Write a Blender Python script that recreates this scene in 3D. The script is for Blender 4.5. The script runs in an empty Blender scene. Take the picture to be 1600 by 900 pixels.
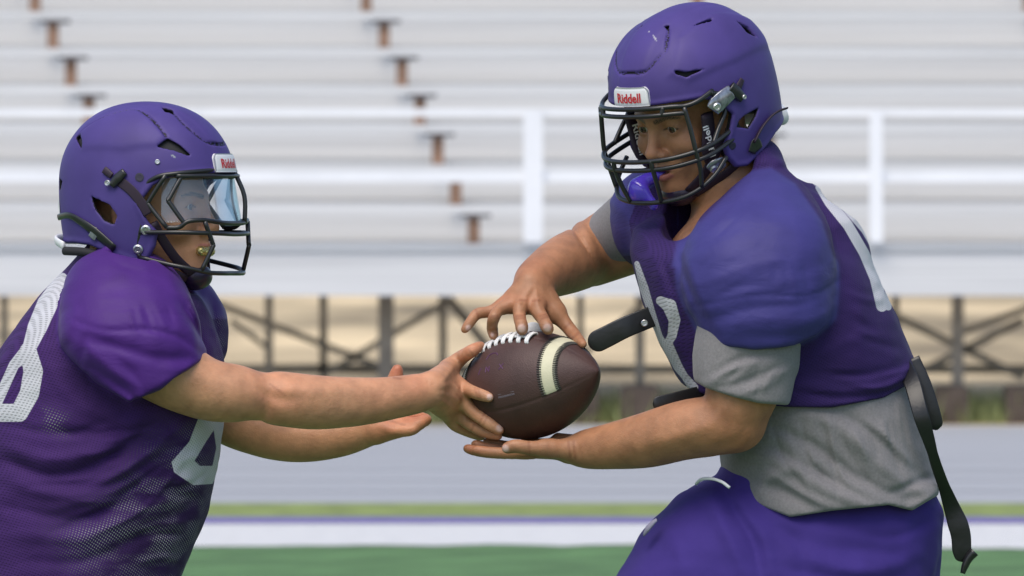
import bpy, math
import numpy as np
C = bpy.context.scene
R = math.radians
FOC = 12000.0          # focal length in photograph pixels: one pixel is one millimetre at the players' plane
CAMH = 1.5             # eye height of the photographer
# ---------------------------------------------------------------- camera, sky, sun, exposure
cam = bpy.data.cameras.new('camera')
camo = bpy.data.objects.new('camera', cam); C.collection.objects.link(camo); C.camera = camo
camo.location = (0, -12, CAMH); camo.rotation_euler = (R(90), 0, 0)
cam.sensor_width = 36; cam.lens = 270; cam.shift_y = -200/1600
cam.clip_start = 0.5; cam.clip_end = 6000
cam.dof.use_dof = True; cam.dof.focus_distance = 11.93; cam.dof.aperture_fstop = 12
w = bpy.data.worlds.new('World'); C.world = w; w.use_nodes = True
nt = w.node_tree; bg = nt.nodes['Background']
sky = nt.nodes.new('ShaderNodeTexSky'); sky.sky_type = 'NISHITA'; sky.sun_disc = False
sky.sun_elevation = R(60); sky.sun_rotation = R(205); sky.air_density = 1.0; sky.dust_density = 2.0; sky.ozone_density = 1.0
nt.links.new(sky.outputs[0], bg.inputs[0]); bg.inputs[1].default_value = 0.135
sl = bpy.data.lights.new('sun', 'SUN'); sl.energy = 1.9; sl.angle = R(46); sl.color = (1, .925, .82)
so = bpy.data.objects.new('sun', sl); C.collection.objects.link(so)
so.rotation_euler = (R(30), 0, R(-22))     # from behind and to the left of the photographer, high
C.view_settings.view_transform = 'Standard'; C.view_settings.look = 'None'
C.view_settings.exposure = 0.38; C.view_settings.gamma = 1

def world(V):          # (pixel right, pixel down, millimetres of depth) -> metres
    V = np.asarray(V, float)
    s = (12000 + V[..., 2]) / FOC / 1000
    return np.stack([(V[..., 0]-800)*s, V[..., 2]/1000, CAMH-(V[..., 1]-250)*s], -1)

# ---------------------------------------------------------------- object helpers
def tag(o, label=None, cat=None, group=None, kind=None):
    if label: o['label'] = label
    if cat: o['category'] = cat
    if group: o['group'] = group
    if kind: o['kind'] = kind
    return o
def thing(name, loc, label, cat, group=None):
    o = bpy.data.objects.new(name, None); C.collection.objects.link(o); o.location = loc
    o.empty_display_size = .1
    return tag(o, label, cat, group)
def root_off(parent):
    off = np.zeros(3)
    while parent is not None:
        off += np.array(parent.location); parent = parent.parent
    return off
def mesh_obj(name, V, F, material, parent=None, attrs=None, smooth=True):
    """V in metres (world), F list or (n,4) array of faces"""
    V = np.asarray(V, float) - root_off(parent)
    me = bpy.data.meshes.new(name)
    if isinstance(F, np.ndarray):
        n, k = F.shape
        me.vertices.add(len(V)); me.vertices.foreach_set('co', V.astype(np.float32).ravel())
        me.loops.add(n*k); me.loops.foreach_set('vertex_index', F.astype(np.int32).ravel())
        me.polygons.add(n); me.polygons.foreach_set('loop_start', np.arange(0, n*k, k, dtype=np.int32))
        me.polygons.foreach_set('loop_total', np.full(n, k, dtype=np.int32))
        me.update(calc_edges=True)
    else:
        me.from_pydata([tuple(v) for v in V], [], [tuple(f) for f in F]); me.update()
    if smooth: me.polygons.foreach_set('use_smooth', np.ones(len(me.polygons), dtype=bool))
    for k, a in (attrs or {}).items():
        a = np.asarray(a, np.float32)
        if a.ndim == 1:
            at = me.attributes.new(k, 'FLOAT', 'POINT'); at.data.foreach_set('value', a)
        else:
            at = me.attributes.new(k, 'FLOAT_COLOR', 'POINT')
            at.data.foreach_set('color', np.concatenate([a, np.ones((len(a), 1), np.float32)], 1).ravel())
    me.materials.append(material)
    o = bpy.data.objects.new(name, me); C.collection.objects.link(o); o.parent = parent
    return o
class MB:
    def __init__(s): s.v = []; s.f = []
    def add(s, V, F):
        n = sum(len(a) for a in s.v); s.v.append(np.asarray(V, float)); s.f += [tuple(i+n for i in f) for f in F]
    def box(s, x0, x1, y0, y1, z0, z1):
        s.add([(x, y, z) for x in (x0, x1) for y in (y0, y1) for z in (z0, z1)],
              [(0,1,3,2),(4,6,7,5),(0,4,5,1),(2,3,7,6),(0,2,6,4),(1,5,7,3)])
    def bar(s, a, b, wx, wy):
        a = np.array(a, float); b = np.array(b, float); d = b-a; d /= np.linalg.norm(d)
        u = np.cross(d, [0, 1, 0]); u /= np.linalg.norm(u); v = np.cross(d, u)
        P = []
        for p in (a, b):
            for (i, j) in ((-1,-1),(1,-1),(1,1),(-1,1)): P.append(p+u*i*wx/2+v*j*wy/2)
        s.add(P, [(0,1,2,3),(7,6,5,4),(0,4,5,1),(1,5,6,2),(2,6,7,3),(3,7,4,0)])
    def tube(s, pts, r, n=10, flat=None, closed=False, sub=4, up=None):
        P = spline(pts, sub) if sub > 1 else np.array(pts, float)
        rr = np.interp(np.linspace(0, 1, len(P)), np.linspace(0, 1, len(np.atleast_1d(r))), np.atleast_1d(r)) if np.ndim(r) else np.full(len(P), float(r))
        T = np.gradient(P, axis=0); T /= np.linalg.norm(T, axis=1)[:, None]+1e-9
        u = np.array(up, float) if up is not None else np.array([0.3, 0.5, 0.8])
        u = u-T[0]*np.dot(u, T[0]); u /= np.linalg.norm(u)
        V = []; a = np.linspace(0, 2*np.pi, n, endpoint=False)
        for i in range(len(P)):
            u = u-T[i]*np.dot(u, T[i]); u /= np.linalg.norm(u); v = np.cross(T[i], u)
            fx, fy = flat if flat is not None else (1, 1)
            V += [P[i]+rr[i]*(fx*np.cos(t)*u+fy*np.sin(t)*v) for t in a]
        F = [(i*n+j, i*n+(j+1) % n, (i+1)*n+(j+1) % n, (i+1)*n+j) for i in range(len(P)-1) for j in range(n)]
        F += [tuple(range(n))[::-1], tuple((len(P)-1)*n+j for j in range(n))]
        s.add(V, F)
    def disc(s, c, nrm, r, h, n=20, bevel=.25):
        c = np.array(c, float); nrm = np.array(nrm, float); nrm /= np.linalg.norm(nrm)
        u = np.cross(nrm, [0.31, .9, .2]); u /= np.linalg.norm(u); v = np.cross(nrm, u)
        V = []; prof = [(r, 0), (r, h*.6), (r*(1-bevel), h), (r*.5, h*.95), (r*.42, h*.7)]
        for (q, z) in prof:
            V += [c+nrm*z+q*(np.cos(t)*u+np.sin(t)*v) for t in np.linspace(0, 2*np.pi, n, endpoint=False)]
        V.append(c+nrm*h*.75)
        F = [(k*n+j, k*n+(j+1) % n, (k+1)*n+(j+1) % n, (k+1)*n+j) for k in range(len(prof)-1) for j in range(n)]
        F += [((len(prof)-1)*n+j, (len(prof)-1)*n+(j+1) % n, len(prof)*n) for j in range(n)]
        s.add(V, F)
    def build(s, name, m, parent=None, xf=None, smooth=False):
        V = np.concatenate(s.v)
        if xf is not None: V = world(xf(V))
        return mesh_obj(name, V, s.f, m, parent, smooth=smooth)
def spline(pts, sub):
    P = np.array(pts, float)
    if len(P) < 3: return np.array([P[0]+(P[-1]-P[0])*t for t in np.linspace(0, 1, sub+1)])
    Q = np.vstack([2*P[0]-P[1], P, 2*P[-1]-P[-2]]); out = []
    for i in range(1, len(Q)-2):
        p0, p1, p2, p3 = Q[i-1:i+3]
        for t in np.arange(sub)/sub:
            out.append(.5*((2*p1)+(-p0+p2)*t+(2*p0-5*p1+4*p2-p3)*t*t+(-p0+3*p1-3*p2+p3)*t**3))
    out.append(P[-1]); return np.array(out)

# ---------------------------------------------------------------- signed-distance modelling
def cap(a, b, ra, rb):
    a = np.array(a, float); b = np.array(b, float); ab = b-a; L = ab@ab+1e-9
    def f(p):
        t = np.clip(((p-a)@ab)/L, 0, 1)
        return np.linalg.norm(p-a-t[..., None]*ab, axis=-1)-(ra+(rb-ra)*t)
    r = np.maximum(ra, rb); return f, np.minimum(a, b)-r, np.maximum(a, b)+r
def chain(pts, rr):
    Q = spline(np.array([list(p_)+[r_] for p_, r_ in zip(pts, rr)], float), 4)
    pts, rr = Q[:, :3], Q[:, 3]
    return [cap(pts[i], pts[i+1], rr[i], rr[i+1]) for i in range(len(pts)-1)]
def ell(c, r, M=None):
    c = np.array(c, float); r = np.array(r, float)
    def f(p):
        q = p-c
        if M is not None: q = q@M
        k0 = np.linalg.norm(q/r, axis=-1); k1 = np.linalg.norm(q/(r*r), axis=-1)+1e-9
        return k0*(k0-1)/k1
    R_ = r if M is None else np.full(3, r.max())
    return f, c-R_, c+R_
def loft(rows, n=2.3, pad=0):
    A = spline(np.array(rows, float), 5)
    def f(p):
        y = p[..., 1]; yc = np.clip(y, A[0, 0], A[-1, 0])
        xl, xr, cd, rd = (np.interp(yc, A[:, 0], A[:, i]) for i in (1, 2, 3, 4))
        rx = (xr-xl)/2-pad; rd = rd-pad; cx = (xl+xr)/2
        q = (np.abs((p[..., 0]-cx)/rx)**n+np.abs((p[..., 2]-cd)/rd)**n)**(1/n)
        g = (q-1)*np.minimum(rx, rd)
        e = np.abs(y-yc)
        return np.where(e > 0, np.sqrt(np.maximum(g+14, 0)**2+e*e)-14, g)
    return f, np.array([A[:, 1].min(), A[0, 0]-14, (A[:, 3]-A[:, 4]).min()]), np.array([A[:, 2].max(), A[-1, 0]+14, (A[:, 3]+A[:, 4]).max()])
def local(prims, c, M):
    out = []
    for f, lo, hi in prims:
        cc = (lo+hi)/2; r = np.linalg.norm(hi-lo)/2; w_ = c+M@cc
        out.append(((lambda p, f=f: f((p-c)@M)), w_-r, w_+r))
    return out
def smin(a, b, k):
    if k <= 0: return np.minimum(a, b)
    h = np.maximum(k-np.abs(a-b), 0)/k
    return np.minimum(a, b)-h*h*k*.25
class Field:
    def __init__(s): s.ops = []
    def u(s, prims, k=8):
        for p in (prims if isinstance(prims, list) else [prims]): s.ops.append(('u', p, k))
        return s
    def sub(s, prims, k=3):
        for p in (prims if isinstance(prims, list) else [prims]): s.ops.append(('s', p, k))
        return s
    def grp(s, fld, k=0):           # union with another field
        s.ops.append(('g', fld, k)); return s
    def cut(s, fn, k=3): s.ops.append(('i', fn, k)); return s
    def disp(s, fn): s.ops.append(('d', fn, 0)); return s
    def ev(s, P, bc, br):
        f = np.full(P.shape[:-1], 1e3)
        for op, p, k in s.ops:
            if op in 'us':
                fn, lo, hi = p
                d = np.linalg.norm(np.maximum(np.maximum(lo-bc, bc-hi), 0), axis=-1)
                m = d < br+k+3
                if not m.any(): continue
                v = fn(P[m])
                f[m] = smin(f[m], v, k) if op == 'u' else -smin(-f[m], v, k)
            elif op == 'g': f = smin(f, p.ev(P, bc, br), k)
            elif op == 'i': f = -smin(-f, -p(P), k)
            else:
                m = np.abs(f).min(axis=-1) < 60
                if m.any(): f[m] = f[m]+p(P[m])
        return f
    def at(s, p):
        p = np.asarray(p, float); return s.ev(p[:, None, :], p, 5.0)[:, 0]
def mesh_field(fld, lo, hi, h, smooth=3, slack=2.3):
    lo = np.array(lo, float); hi = np.array(hi, float); B = 8
    nb = np.ceil((hi-lo)/(B*h)).astype(int)
    I = np.stack(np.meshgrid(*[np.arange(n) for n in nb], indexing='ij'), -1).reshape(-1, 3)
    bc = lo+(I+.5)*B*h; hd = B*h*.866
    act = []
    for k in range(0, len(I), 40000):
        f = fld.ev(bc[k:k+40000, None, :], bc[k:k+40000], hd*slack)[:, 0]; act.append(np.abs(f) < hd*slack)
    act = np.concatenate(act); I = I[act]; bc = bc[act]
    g = np.stack(np.meshgrid(*[np.arange(B+1)]*3, indexing='ij'), -1).reshape(-1, 3)
    N = nb*B+2; keys = []; verts = []; sg = []
    corners = [(0,0,0),(1,0,0),(0,1,0),(1,1,0),(0,0,1),(1,0,1),(0,1,1),(1,1,1)]
    edges = [(a, b) for a in range(8) for b in range(a+1, 8) if sum(abs(np.array(corners[a])-np.array(corners[b]))) == 1]
    for k in range(0, len(I), 600):
        Ik = I[k:k+600]
        P = lo+(Ik[:, None, :]*B+g[None])*h
        f = fld.ev(P, bc[k:k+600], hd).reshape(-1, B+1, B+1, B+1)
        cv = np.stack([f[:, a:a+B, b:b+B, c:c+B] for a, b, c in corners], -1)
        ins = cv < 0; mix = ins.any(-1) & ~ins.all(-1)
        w_ = np.argwhere(mix); cv = cv[mix]
        if not len(w_): continue
        acc = np.zeros((len(w_), 3)); cnt = np.zeros(len(w_))
        for a, b in edges:
            va, vb = cv[:, a], cv[:, b]; m = (va < 0) != (vb < 0)
            t = np.where(m, va/np.where(m, va-vb, 1), 0)[:, None]
            ca, cb = np.array(corners[a], float), np.array(corners[b], float)
            acc += np.where(m[:, None], ca+(cb-ca)*t, 0); cnt += m
        gi = Ik[w_[:, 0]]*B+w_[:, 1:]
        keys.append((gi[:, 0]*N[1]+gi[:, 1])*N[2]+gi[:, 2]); verts.append(lo+(gi+acc/cnt[:, None])*h)
        sg.append(cv < 0)
    keys = np.concatenate(keys); verts = np.concatenate(verts); sg = np.concatenate(sg)
    o = np.argsort(keys); keys, verts, sg = keys[o], verts[o], sg[o]
    st = [N[1]*N[2], N[2], 1]; F = []
    for ax, ci in ((0, 1), (1, 2), (2, 4)):
        b, c = (ax+1) % 3, (ax+2) % 3
        m = np.where(sg[:, 0] != sg[:, ci])[0]; k0 = keys[m]
        q = [k0, k0-st[b], k0-st[b]-st[c], k0-st[c]]; idx = []; ok = np.ones(len(m), bool)
        for qq in q:
            j = np.minimum(np.searchsorted(keys, qq), len(keys)-1); ok &= keys[j] == qq; idx.append(j)
        idx = np.stack(idx, 1)[ok]; flip = ~sg[m, 0][ok]
        idx[flip] = idx[flip][:, ::-1]; F.append(idx)
    F = np.concatenate(F)
    E = np.concatenate([F[:, [0, 1]], F[:, [1, 2]], F[:, [2, 3]], F[:, [3, 0]]])
    deg = np.bincount(E[:, 0], minlength=len(verts))+np.bincount(E[:, 1], minlength=len(verts))+1e-9
    for it in range(smooth):
        S = np.stack([np.bincount(E[:, 0], verts[E[:, 1], j], len(verts))+np.bincount(E[:, 1], verts[E[:, 0], j], len(verts)) for j in range(3)], 1)
        verts = verts+(.55 if it % 2 == 0 else -.35)*(S/deg[:, None]-verts)
    return verts, F
def poly_sd(px, py, poly):           # signed distance to a 2-D polygon, negative inside
    A = np.array(poly, float); d = np.full(px.shape, 1e18); s = np.zeros(px.shape, bool)
    for i in range(len(A)):
        a, b = A[i], A[(i+1) % len(A)]; e = b-a
        wx, wy = px-a[0], py-a[1]; t = np.clip((wx*e[0]+wy*e[1])/(e@e+1e-9), 0, 1)
        d = np.minimum(d, (wx-t*e[0])**2+(wy-t*e[1])**2)
        c = ((a[1] <= py) & (b[1] > py)) | ((b[1] <= py) & (a[1] > py))
        xi = a[0]+(py-a[1])/(e[1] if abs(e[1]) > 1e-9 else 1e-9)*e[0]
        s ^= c & (px < xi)
    return np.sqrt(d)*np.where(s, -1, 1)
def line_sd(px, py, pts, w_):        # distance to a 2-D stroke minus its half width
    A = np.array(pts, float); ww = np.broadcast_to(np.atleast_1d(np.array(w_, float)), (len(A),)) if np.ndim(w_) else np.full(len(A), float(w_))
    d = np.full(px.shape, 1e9)
    for i in range(len(A)-1):
        a, b = A[i], A[i+1]; e = b-a
        t = np.clip(((px-a[0])*e[0]+(py-a[1])*e[1])/(e@e+1e-9), 0, 1)
        d = np.minimum(d, np.hypot(px-a[0]-t*e[0], py-a[1]-t*e[1])-(ww[i]+(ww[i+1]-ww[i])*t))
    return d
def line3(p, pts):                   # distance to a 3-D polyline
    d = np.full(p.shape[:-1], 1e9); A = np.array(pts, float)
    for i in range(len(A)-1):
        a, b = A[i], A[i+1]; e = b-a; t = np.clip(((p-a)@e)/(e@e+1e-9), 0, 1)
        d = np.minimum(d, np.linalg.norm(p-a-t[..., None]*e, axis=-1))
    return d
def fan(seed, n, src, dst, amp, wid, sag=0.):
    """a fan of soft creases running from a gathered place to a spread one"""
    g = np.random.RandomState(seed); out = []
    s0, s1 = np.array(src, float); d0, d1 = np.array(dst, float)
    for i in range(n):
        t = (i+.5)/n+g.randn()*.03; a = s0+(s1-s0)*t+g.randn(2)*5; b = d0+(d1-d0)*t+g.randn(2)*9; q = g.rand()*.25; e = 1-g.rand()*.4
        A, B = a+(b-a)*q, a+(b-a)*e; m = (A+B)/2+np.array([0, sag*np.linalg.norm(B-A)])+g.randn(2)*6
        out.append(([tuple(A), tuple(m), tuple(B)], amp*(.6+.8*g.rand())*(1 if i % 2 else -1), wid*(.7+.6*g.rand())))
    return out
def folds(lst, wob=1.5):             # cloth creases: (points, amplitude mm (+ ridge, - valley), width)
    lst = [(spline(np.array(p, float), 4), a, w_) for p, a, w_ in lst]
    def f(P):
        x, y, z = P[..., 0], P[..., 1], P[..., 2]; r = np.zeros(x.shape)
        xx = x+3*np.sin(z/37.+y/29.)+z*.08; yy = y+3*np.sin(x/41.+z/33.)+z*.05
        for pts, a, w_ in lst:
            m = (xx > pts[:, 0].min()-3*w_) & (xx < pts[:, 0].max()+3*w_) & (yy > pts[:, 1].min()-3*w_) & (yy < pts[:, 1].max()+3*w_)
            if not m.any(): continue
            xs, ys = xx[m], yy[m]; best = np.full(xs.shape, 1e9); tt = np.zeros(xs.shape); n = len(pts)-1
            for i in range(n):
                e = pts[i+1]-pts[i]; t = np.clip(((xs-pts[i, 0])*e[0]+(ys-pts[i, 1])*e[1])/(e@e+1e-9), 0, 1)
                d = np.hypot(xs-pts[i, 0]-t*e[0], ys-pts[i, 1]-t*e[1]); b = d < best
                best = np.where(b, d, best); tt = np.where(b, (i+t)/n, tt)
            tap = np.sin(np.pi*np.clip(tt*.9+.05, 0, 1))**.6
            r[m] -= a*np.exp(-(best/w_)**2)*tap
        r += wob*(np.sin(x/23.+y/31.+z/19.)*np.sin(y/17.-z/27.+1)+.5*np.sin(x/11.-y/13.+z/15.)*np.sin(y/9.+x/16.))*.5
        return r
    return f

# ---------------------------------------------------------------- materials
def mat(name, col=(.5, .5, .5), rough=.6, metal=0, spec=.5, attr=None, bump=None, noise=None, sss=0, sheen=0, coat=0, alpha=None, trans=0):
    m = bpy.data.materials.new(name); m.use_nodes = True; n = m.node_tree; b = n.nodes['Principled BSDF']; L = n.links
    b.inputs['Roughness'].default_value = rough; b.inputs['Metallic'].default_value = metal
    b.inputs['Specular IOR Level'].default_value = spec; b.inputs['Base Color'].default_value = (*col, 1)
    if sheen: b.inputs['Sheen Weight'].default_value = sheen; b.inputs['Sheen Roughness'].default_value = .5
    if coat: b.inputs['Coat Weight'].default_value = coat; b.inputs['Coat Roughness'].default_value = .15
    if sss:
        b.inputs['Subsurface Weight'].default_value = sss; b.inputs['Subsurface Radius'].default_value = (1, .35, .2); b.inputs['Subsurface Scale'].default_value = .006
    tc = n.nodes.new('ShaderNodeTexCoord'); out = None
    if attr:
        a = n.nodes.new('ShaderNodeAttribute'); a.attribute_name = attr; out = a.outputs['Color']
    if noise:                      # (scale, amount[, stretch])
        mp = n.nodes.new('ShaderNodeMapping'); L.new(tc.outputs['Object'], mp.inputs[0])
        if len(noise) > 2: mp.inputs['Scale'].default_value = noise[2]
        t = n.nodes.new('ShaderNodeTexNoise'); t.inputs['Scale'].default_value = noise[0]; t.inputs['Detail'].default_value = 6; L.new(mp.outputs[0], t.inputs['Vector'])
        mr = n.nodes.new('ShaderNodeMapRange'); mr.inputs['From Min'].default_value = .3; mr.inputs['From Max'].default_value = .7
        mr.inputs['To Min'].default_value = 1-noise[1]; mr.inputs['To Max'].default_value = 1+noise[1]; L.new(t.outputs[0], mr.inputs[0])
        vm = n.nodes.new('ShaderNodeVectorMath'); vm.operation = 'SCALE'
        if out: L.new(out, vm.inputs[0])
        else: vm.inputs[0].default_value = col
        L.new(mr.outputs[0], vm.inputs['Scale']); out = vm.outputs[0]
    if out: L.new(out, b.inputs['Base Color'])
    if bump:                       # list of (kind, scale, strength, distance)
        prev = None
        for kind, sc, st, di in bump:
            if kind == 'noise': t = n.nodes.new('ShaderNodeTexNoise'); t.inputs['Detail'].default_value = 5
            else: t = n.nodes.new('ShaderNodeTexVoronoi')
            t.inputs['Scale'].default_value = sc; L.new(tc.outputs['Object'], t.inputs['Vector'])
            bp = n.nodes.new('ShaderNodeBump'); bp.inputs['Strength'].default_value = st; bp.inputs['Distance'].default_value = di
            L.new(t.outputs[0], bp.inputs['Height'])
            if prev: L.new(prev.outputs[0], bp.inputs['Normal'])
            prev = bp
        L.new(prev.outputs[0], b.inputs['Normal'])
    if alpha is not None: b.inputs['Alpha'].default_value = alpha
    if trans: b.inputs['Transmission Weight'].default_value = trans
    return m
def math_node(n, op, a, b=None, c=None):
    m = n.nodes.new('ShaderNodeMath'); m.operation = op
    for i, v in enumerate((a, b, c)):
        if v is None: continue
        if isinstance(v, (int, float)): m.inputs[i].default_value = v
        else: n.links.new(v, m.inputs[i])
    return m.outputs[0]
def jersey_mat(name, pitch=.0062):
    """knitted jersey: colour and fabric kind come from the painted attributes of the garment;
       Col = dye, mesh = 1 where the cloth is open mesh, num = signed distance (mm) to the printed number, thin = how strongly daylight through the loose mesh is painted in as pale dots"""
    m = bpy.data.materials.new(name); m.use_nodes = True; n = m.node_tree; b = n.nodes['Principled BSDF']; L = n.links
    b.inputs['Roughness'].default_value = .62; b.inputs['Sheen Weight'].default_value = .03; b.inputs['Specular IOR Level'].default_value = .22
    def at(k, o='Fac'):
        a = n.nodes.new('ShaderNodeAttribute'); a.attribute_name = k; return a.outputs[o]
    tc = n.nodes.new('ShaderNodeTexCoord'); sp = n.nodes.new('ShaderNodeSeparateXYZ'); L.new(tc.outputs['Object'], sp.inputs[0])
    x, y, z = sp.outputs
    rr = math_node(n, 'MULTIPLY', y, .6)
    u = math_node(n, 'ADD', math_node(n, 'ADD', x, rr), math_node(n, 'MULTIPLY', z, .35)); v = math_node(n, 'SUBTRACT', z, math_node(n, 'MULTIPLY', x, .35))
    k = 2*math.pi/pitch
    su = math_node(n, 'SINE', math_node(n, 'MULTIPLY', u, k)); sv = math_node(n, 'SINE', math_node(n, 'MULTIPLY', v, k))
    pr = math_node(n, 'MULTIPLY', su, sv)                      # staggered rows of holes
    hole = n.nodes.new('ShaderNodeMapRange'); hole.interpolation_type = 'SMOOTHSTEP'
    hole.inputs['From Min'].default_value = .15; hole.inputs['From Max'].default_value = .55; L.new(pr, hole.inputs[0])
    holem = math_node(n, 'MULTIPLY', hole.outputs[0], at('mesh'))
    num = n.nodes.new('ShaderNodeMapRange'); num.inputs['From Min'].default_value = .6; num.inputs['From Max'].default_value = -.6; L.new(at('num'), num.inputs[0])
    mx = n.nodes.new('ShaderNodeMix'); mx.data_type = 'RGBA'; L.new(num.outputs[0], mx.inputs['Factor']); L.new(at('Col', 'Color'), mx.inputs['A']); mx.inputs['B'].default_value = (.54, .54, .58, 1)
    tn = n.nodes.new('ShaderNodeTexNoise'); tn.inputs['Scale'].default_value = 14; tn.inputs['Detail'].default_value = 5; L.new(tc.outputs['Object'], tn.inputs['Vector'])
    vr = n.nodes.new('ShaderNodeMapRange'); vr.inputs['To Min'].default_value = .75; vr.inputs['To Max'].default_value = 1.25; L.new(tn.outputs[0], vr.inputs[0])
    dk = math_node(n, 'MULTIPLY', vr.outputs[0], math_node(n, 'SUBTRACT', 1, math_node(n, 'MULTIPLY', holem, .36)))
    vs = n.nodes.new('ShaderNodeVectorMath'); vs.operation = 'SCALE'; L.new(mx.outputs['Result'], vs.inputs[0]); L.new(dk, vs.inputs['Scale'])
    h2 = n.nodes.new('ShaderNodeMapRange'); h2.inputs['From Min'].default_value = .30; h2.inputs['From Max'].default_value = .55; L.new(pr, h2.inputs[0])
    # pale dots painted for daylight through the holes where the mesh hangs loose
    tw = n.nodes.new('ShaderNodeTexNoise'); tw.inputs['Scale'].default_value = 1; tw.inputs['Detail'].default_value = 3
    mp = n.nodes.new('ShaderNodeMapping'); mp.inputs['Rotation'].default_value = (0, R(22), 0); mp.inputs['Scale'].default_value = (11, 14, 34); L.new(tc.outputs['Object'], mp.inputs[0]); L.new(mp.outputs[0], tw.inputs['Vector'])
    tr = n.nodes.new('ShaderNodeMapRange'); tr.interpolation_type = 'SMOOTHSTEP'; tr.inputs['From Min'].default_value = .38; tr.inputs['From Max'].default_value = .62; L.new(tw.outputs[0], tr.inputs[0])
    th = math_node(n, 'MULTIPLY', math_node(n, 'MULTIPLY', tr.outputs[0], at('thin')), h2.outputs[0])
    m2 = n.nodes.new('ShaderNodeMix'); m2.data_type = 'RGBA'; L.new(th, m2.inputs['Factor']); L.new(vs.outputs[0], m2.inputs['A']); m2.inputs['B'].default_value = (.42, .44, .41, 1)
    L.new(m2.outputs['Result'], b.inputs['Base Color'])
    L.new(math_node(n, 'ADD', .55, math_node(n, 'MULTIPLY', at('mesh'), .25)), b.inputs['Roughness'])
    hb = math_node(n, 'MULTIPLY', holem, -1); bp = n.nodes.new('ShaderNodeBump'); bp.inputs['Distance'].default_value = .0006; bp.inputs['Strength'].default_value = .7; L.new(hb, bp.inputs['Height'])
    t2 = n.nodes.new('ShaderNodeTexNoise'); t2.inputs['Scale'].default_value = 1; t2.inputs['Detail'].default_value = 4; t2.inputs['Distortion'].default_value = .8
    m3 = n.nodes.new('ShaderNodeMapping'); m3.inputs['Scale'].default_value = (22, 22, 40); L.new(tc.outputs['Object'], m3.inputs[0]); L.new(m3.outputs[0], t2.inputs['Vector'])
    b2 = n.nodes.new('ShaderNodeBump'); b2.inputs['Distance'].default_value = .005; b2.inputs['Strength'].default_value = .3; L.new(t2.outputs[0], b2.inputs['Height']); L.new(bp.outputs[0], b2.inputs['Normal'])
    L.new(b2.outputs[0], b.inputs['Normal'])
    return m
# ================================================================ THE PLACE
def gz(py): return CAMH*FOC/(py-250)-12        # ground row of the photograph -> metres of depth
def sheet(name, y0, y1, z, m, x=60, kind='structure'):
    o = mesh_obj(name, [(-x, y0, z), (x, y0, z), (x, y1, z), (-x, y1, z)], [(0, 1, 2, 3)], m, smooth=False); return tag(o, kind=kind)
M_dry = mat('dry_grass', (.52, .41, .25), .95, noise=(1.1, .6, (.35, .12, 1)), bump=[('noise', 9, .6, .05)])
M_turf = mat('turf', (.115, .235, .085), .85, noise=(2.5, .3), bump=[('noise', 400, .8, .01)])
M_white_turf = mat('white_turf', (.78, .78, .78), .85, noise=(12, .06), bump=[('noise', 400, .8, .01)])
M_purple_turf = mat('purple_turf', (.16, .13, .33), .85, noise=(12, .1))
M_strip = mat('strip_grass', (.215, .27, .08), .9, noise=(6, .3), bump=[('noise', 60, .6, .02)])
M_lane = mat('lane_paint', (.46, .47, .50), .8)
M_track = mat('track_surface', (.35, .36, .385), .8, noise=(2.2, .10, (.1, 3, 1)), bump=[('noise', 200, .3, .004)])
sheet('ground', gz(665), 3000, -.004, M_dry, 3000)
sheet('field', -16, gz(816), 0, M_turf)
sheet('track', gz(787), gz(665), 0.0, M_track)
sheet('grass_strip', gz(816), gz(787), .003, M_strip)
for k_ in range(1, 8):
    yk_ = gz(787)+(gz(665)-gz(787))*k_/8.; o_ = sheet('lane_line', yk_, yk_+.06, .004, M_lane)
# touchline with a ragged near edge
xs = np.linspace(-20, 20, 401); rng = np.random.RandomState(4)
rag = np.convolve(rng.randn(401), np.ones(9)/9, 'same')*.34+(np.convolve(rng.rand(401) > .93, np.ones(12), 'same') > 0)*-.22
Vt = [(x, gz(853)+r, .004) for x, r in zip(xs, rag)]+[(x, gz(820), .004) for x in xs]
tag(mesh_obj('touchline', Vt, [(i, i+1, 402+i, 401+i) for i in range(400)], M_white_turf, smooth=False), kind='structure')
sheet('purple_border', gz(820), gz(810), .007, M_purple_turf, 20)

# bleachers --------------------------------------------------------------
M_alu = mat('pale_aluminium', (.67, .67, .67), .55, metal=.05, noise=(3, .12, (.15, 1, 12)))
M_alu2 = mat('walked_aluminium', (.50, .515, .53), .55, metal=.1, noise=(3, .1, (.15, 1, 12)))
M_riser = mat('riser_panel', (.64, .635, .625), .6, noise=(2.5, .10, (.12, 1, 10)))
M_steel = mat('galvanised_steel', (.33, .29, .24), .8, metal=.1, noise=(8, .2))
M_rust = mat('rusty_steel', (.30, .18, .12), .8, noise=(20, .3))
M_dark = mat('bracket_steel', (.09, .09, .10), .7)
M_rail = mat('white_rail_paint', (.86, .87, .89), .45, noise=(4, .04))
M_conc = mat('dark_footing', (.10, .078, .066), .9, noise=(10, .3))
D0 = 43.4
def bx_(px, d): return (px-800)*d/FOC
def bz(py, d): return CAMH-(py-250)*d/FOC
bl = thing('bleachers', (0, D0-12, 0), 'long aluminium bleachers with rows of bench seats behind the players', 'bleachers')
XW = 12.0
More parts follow.
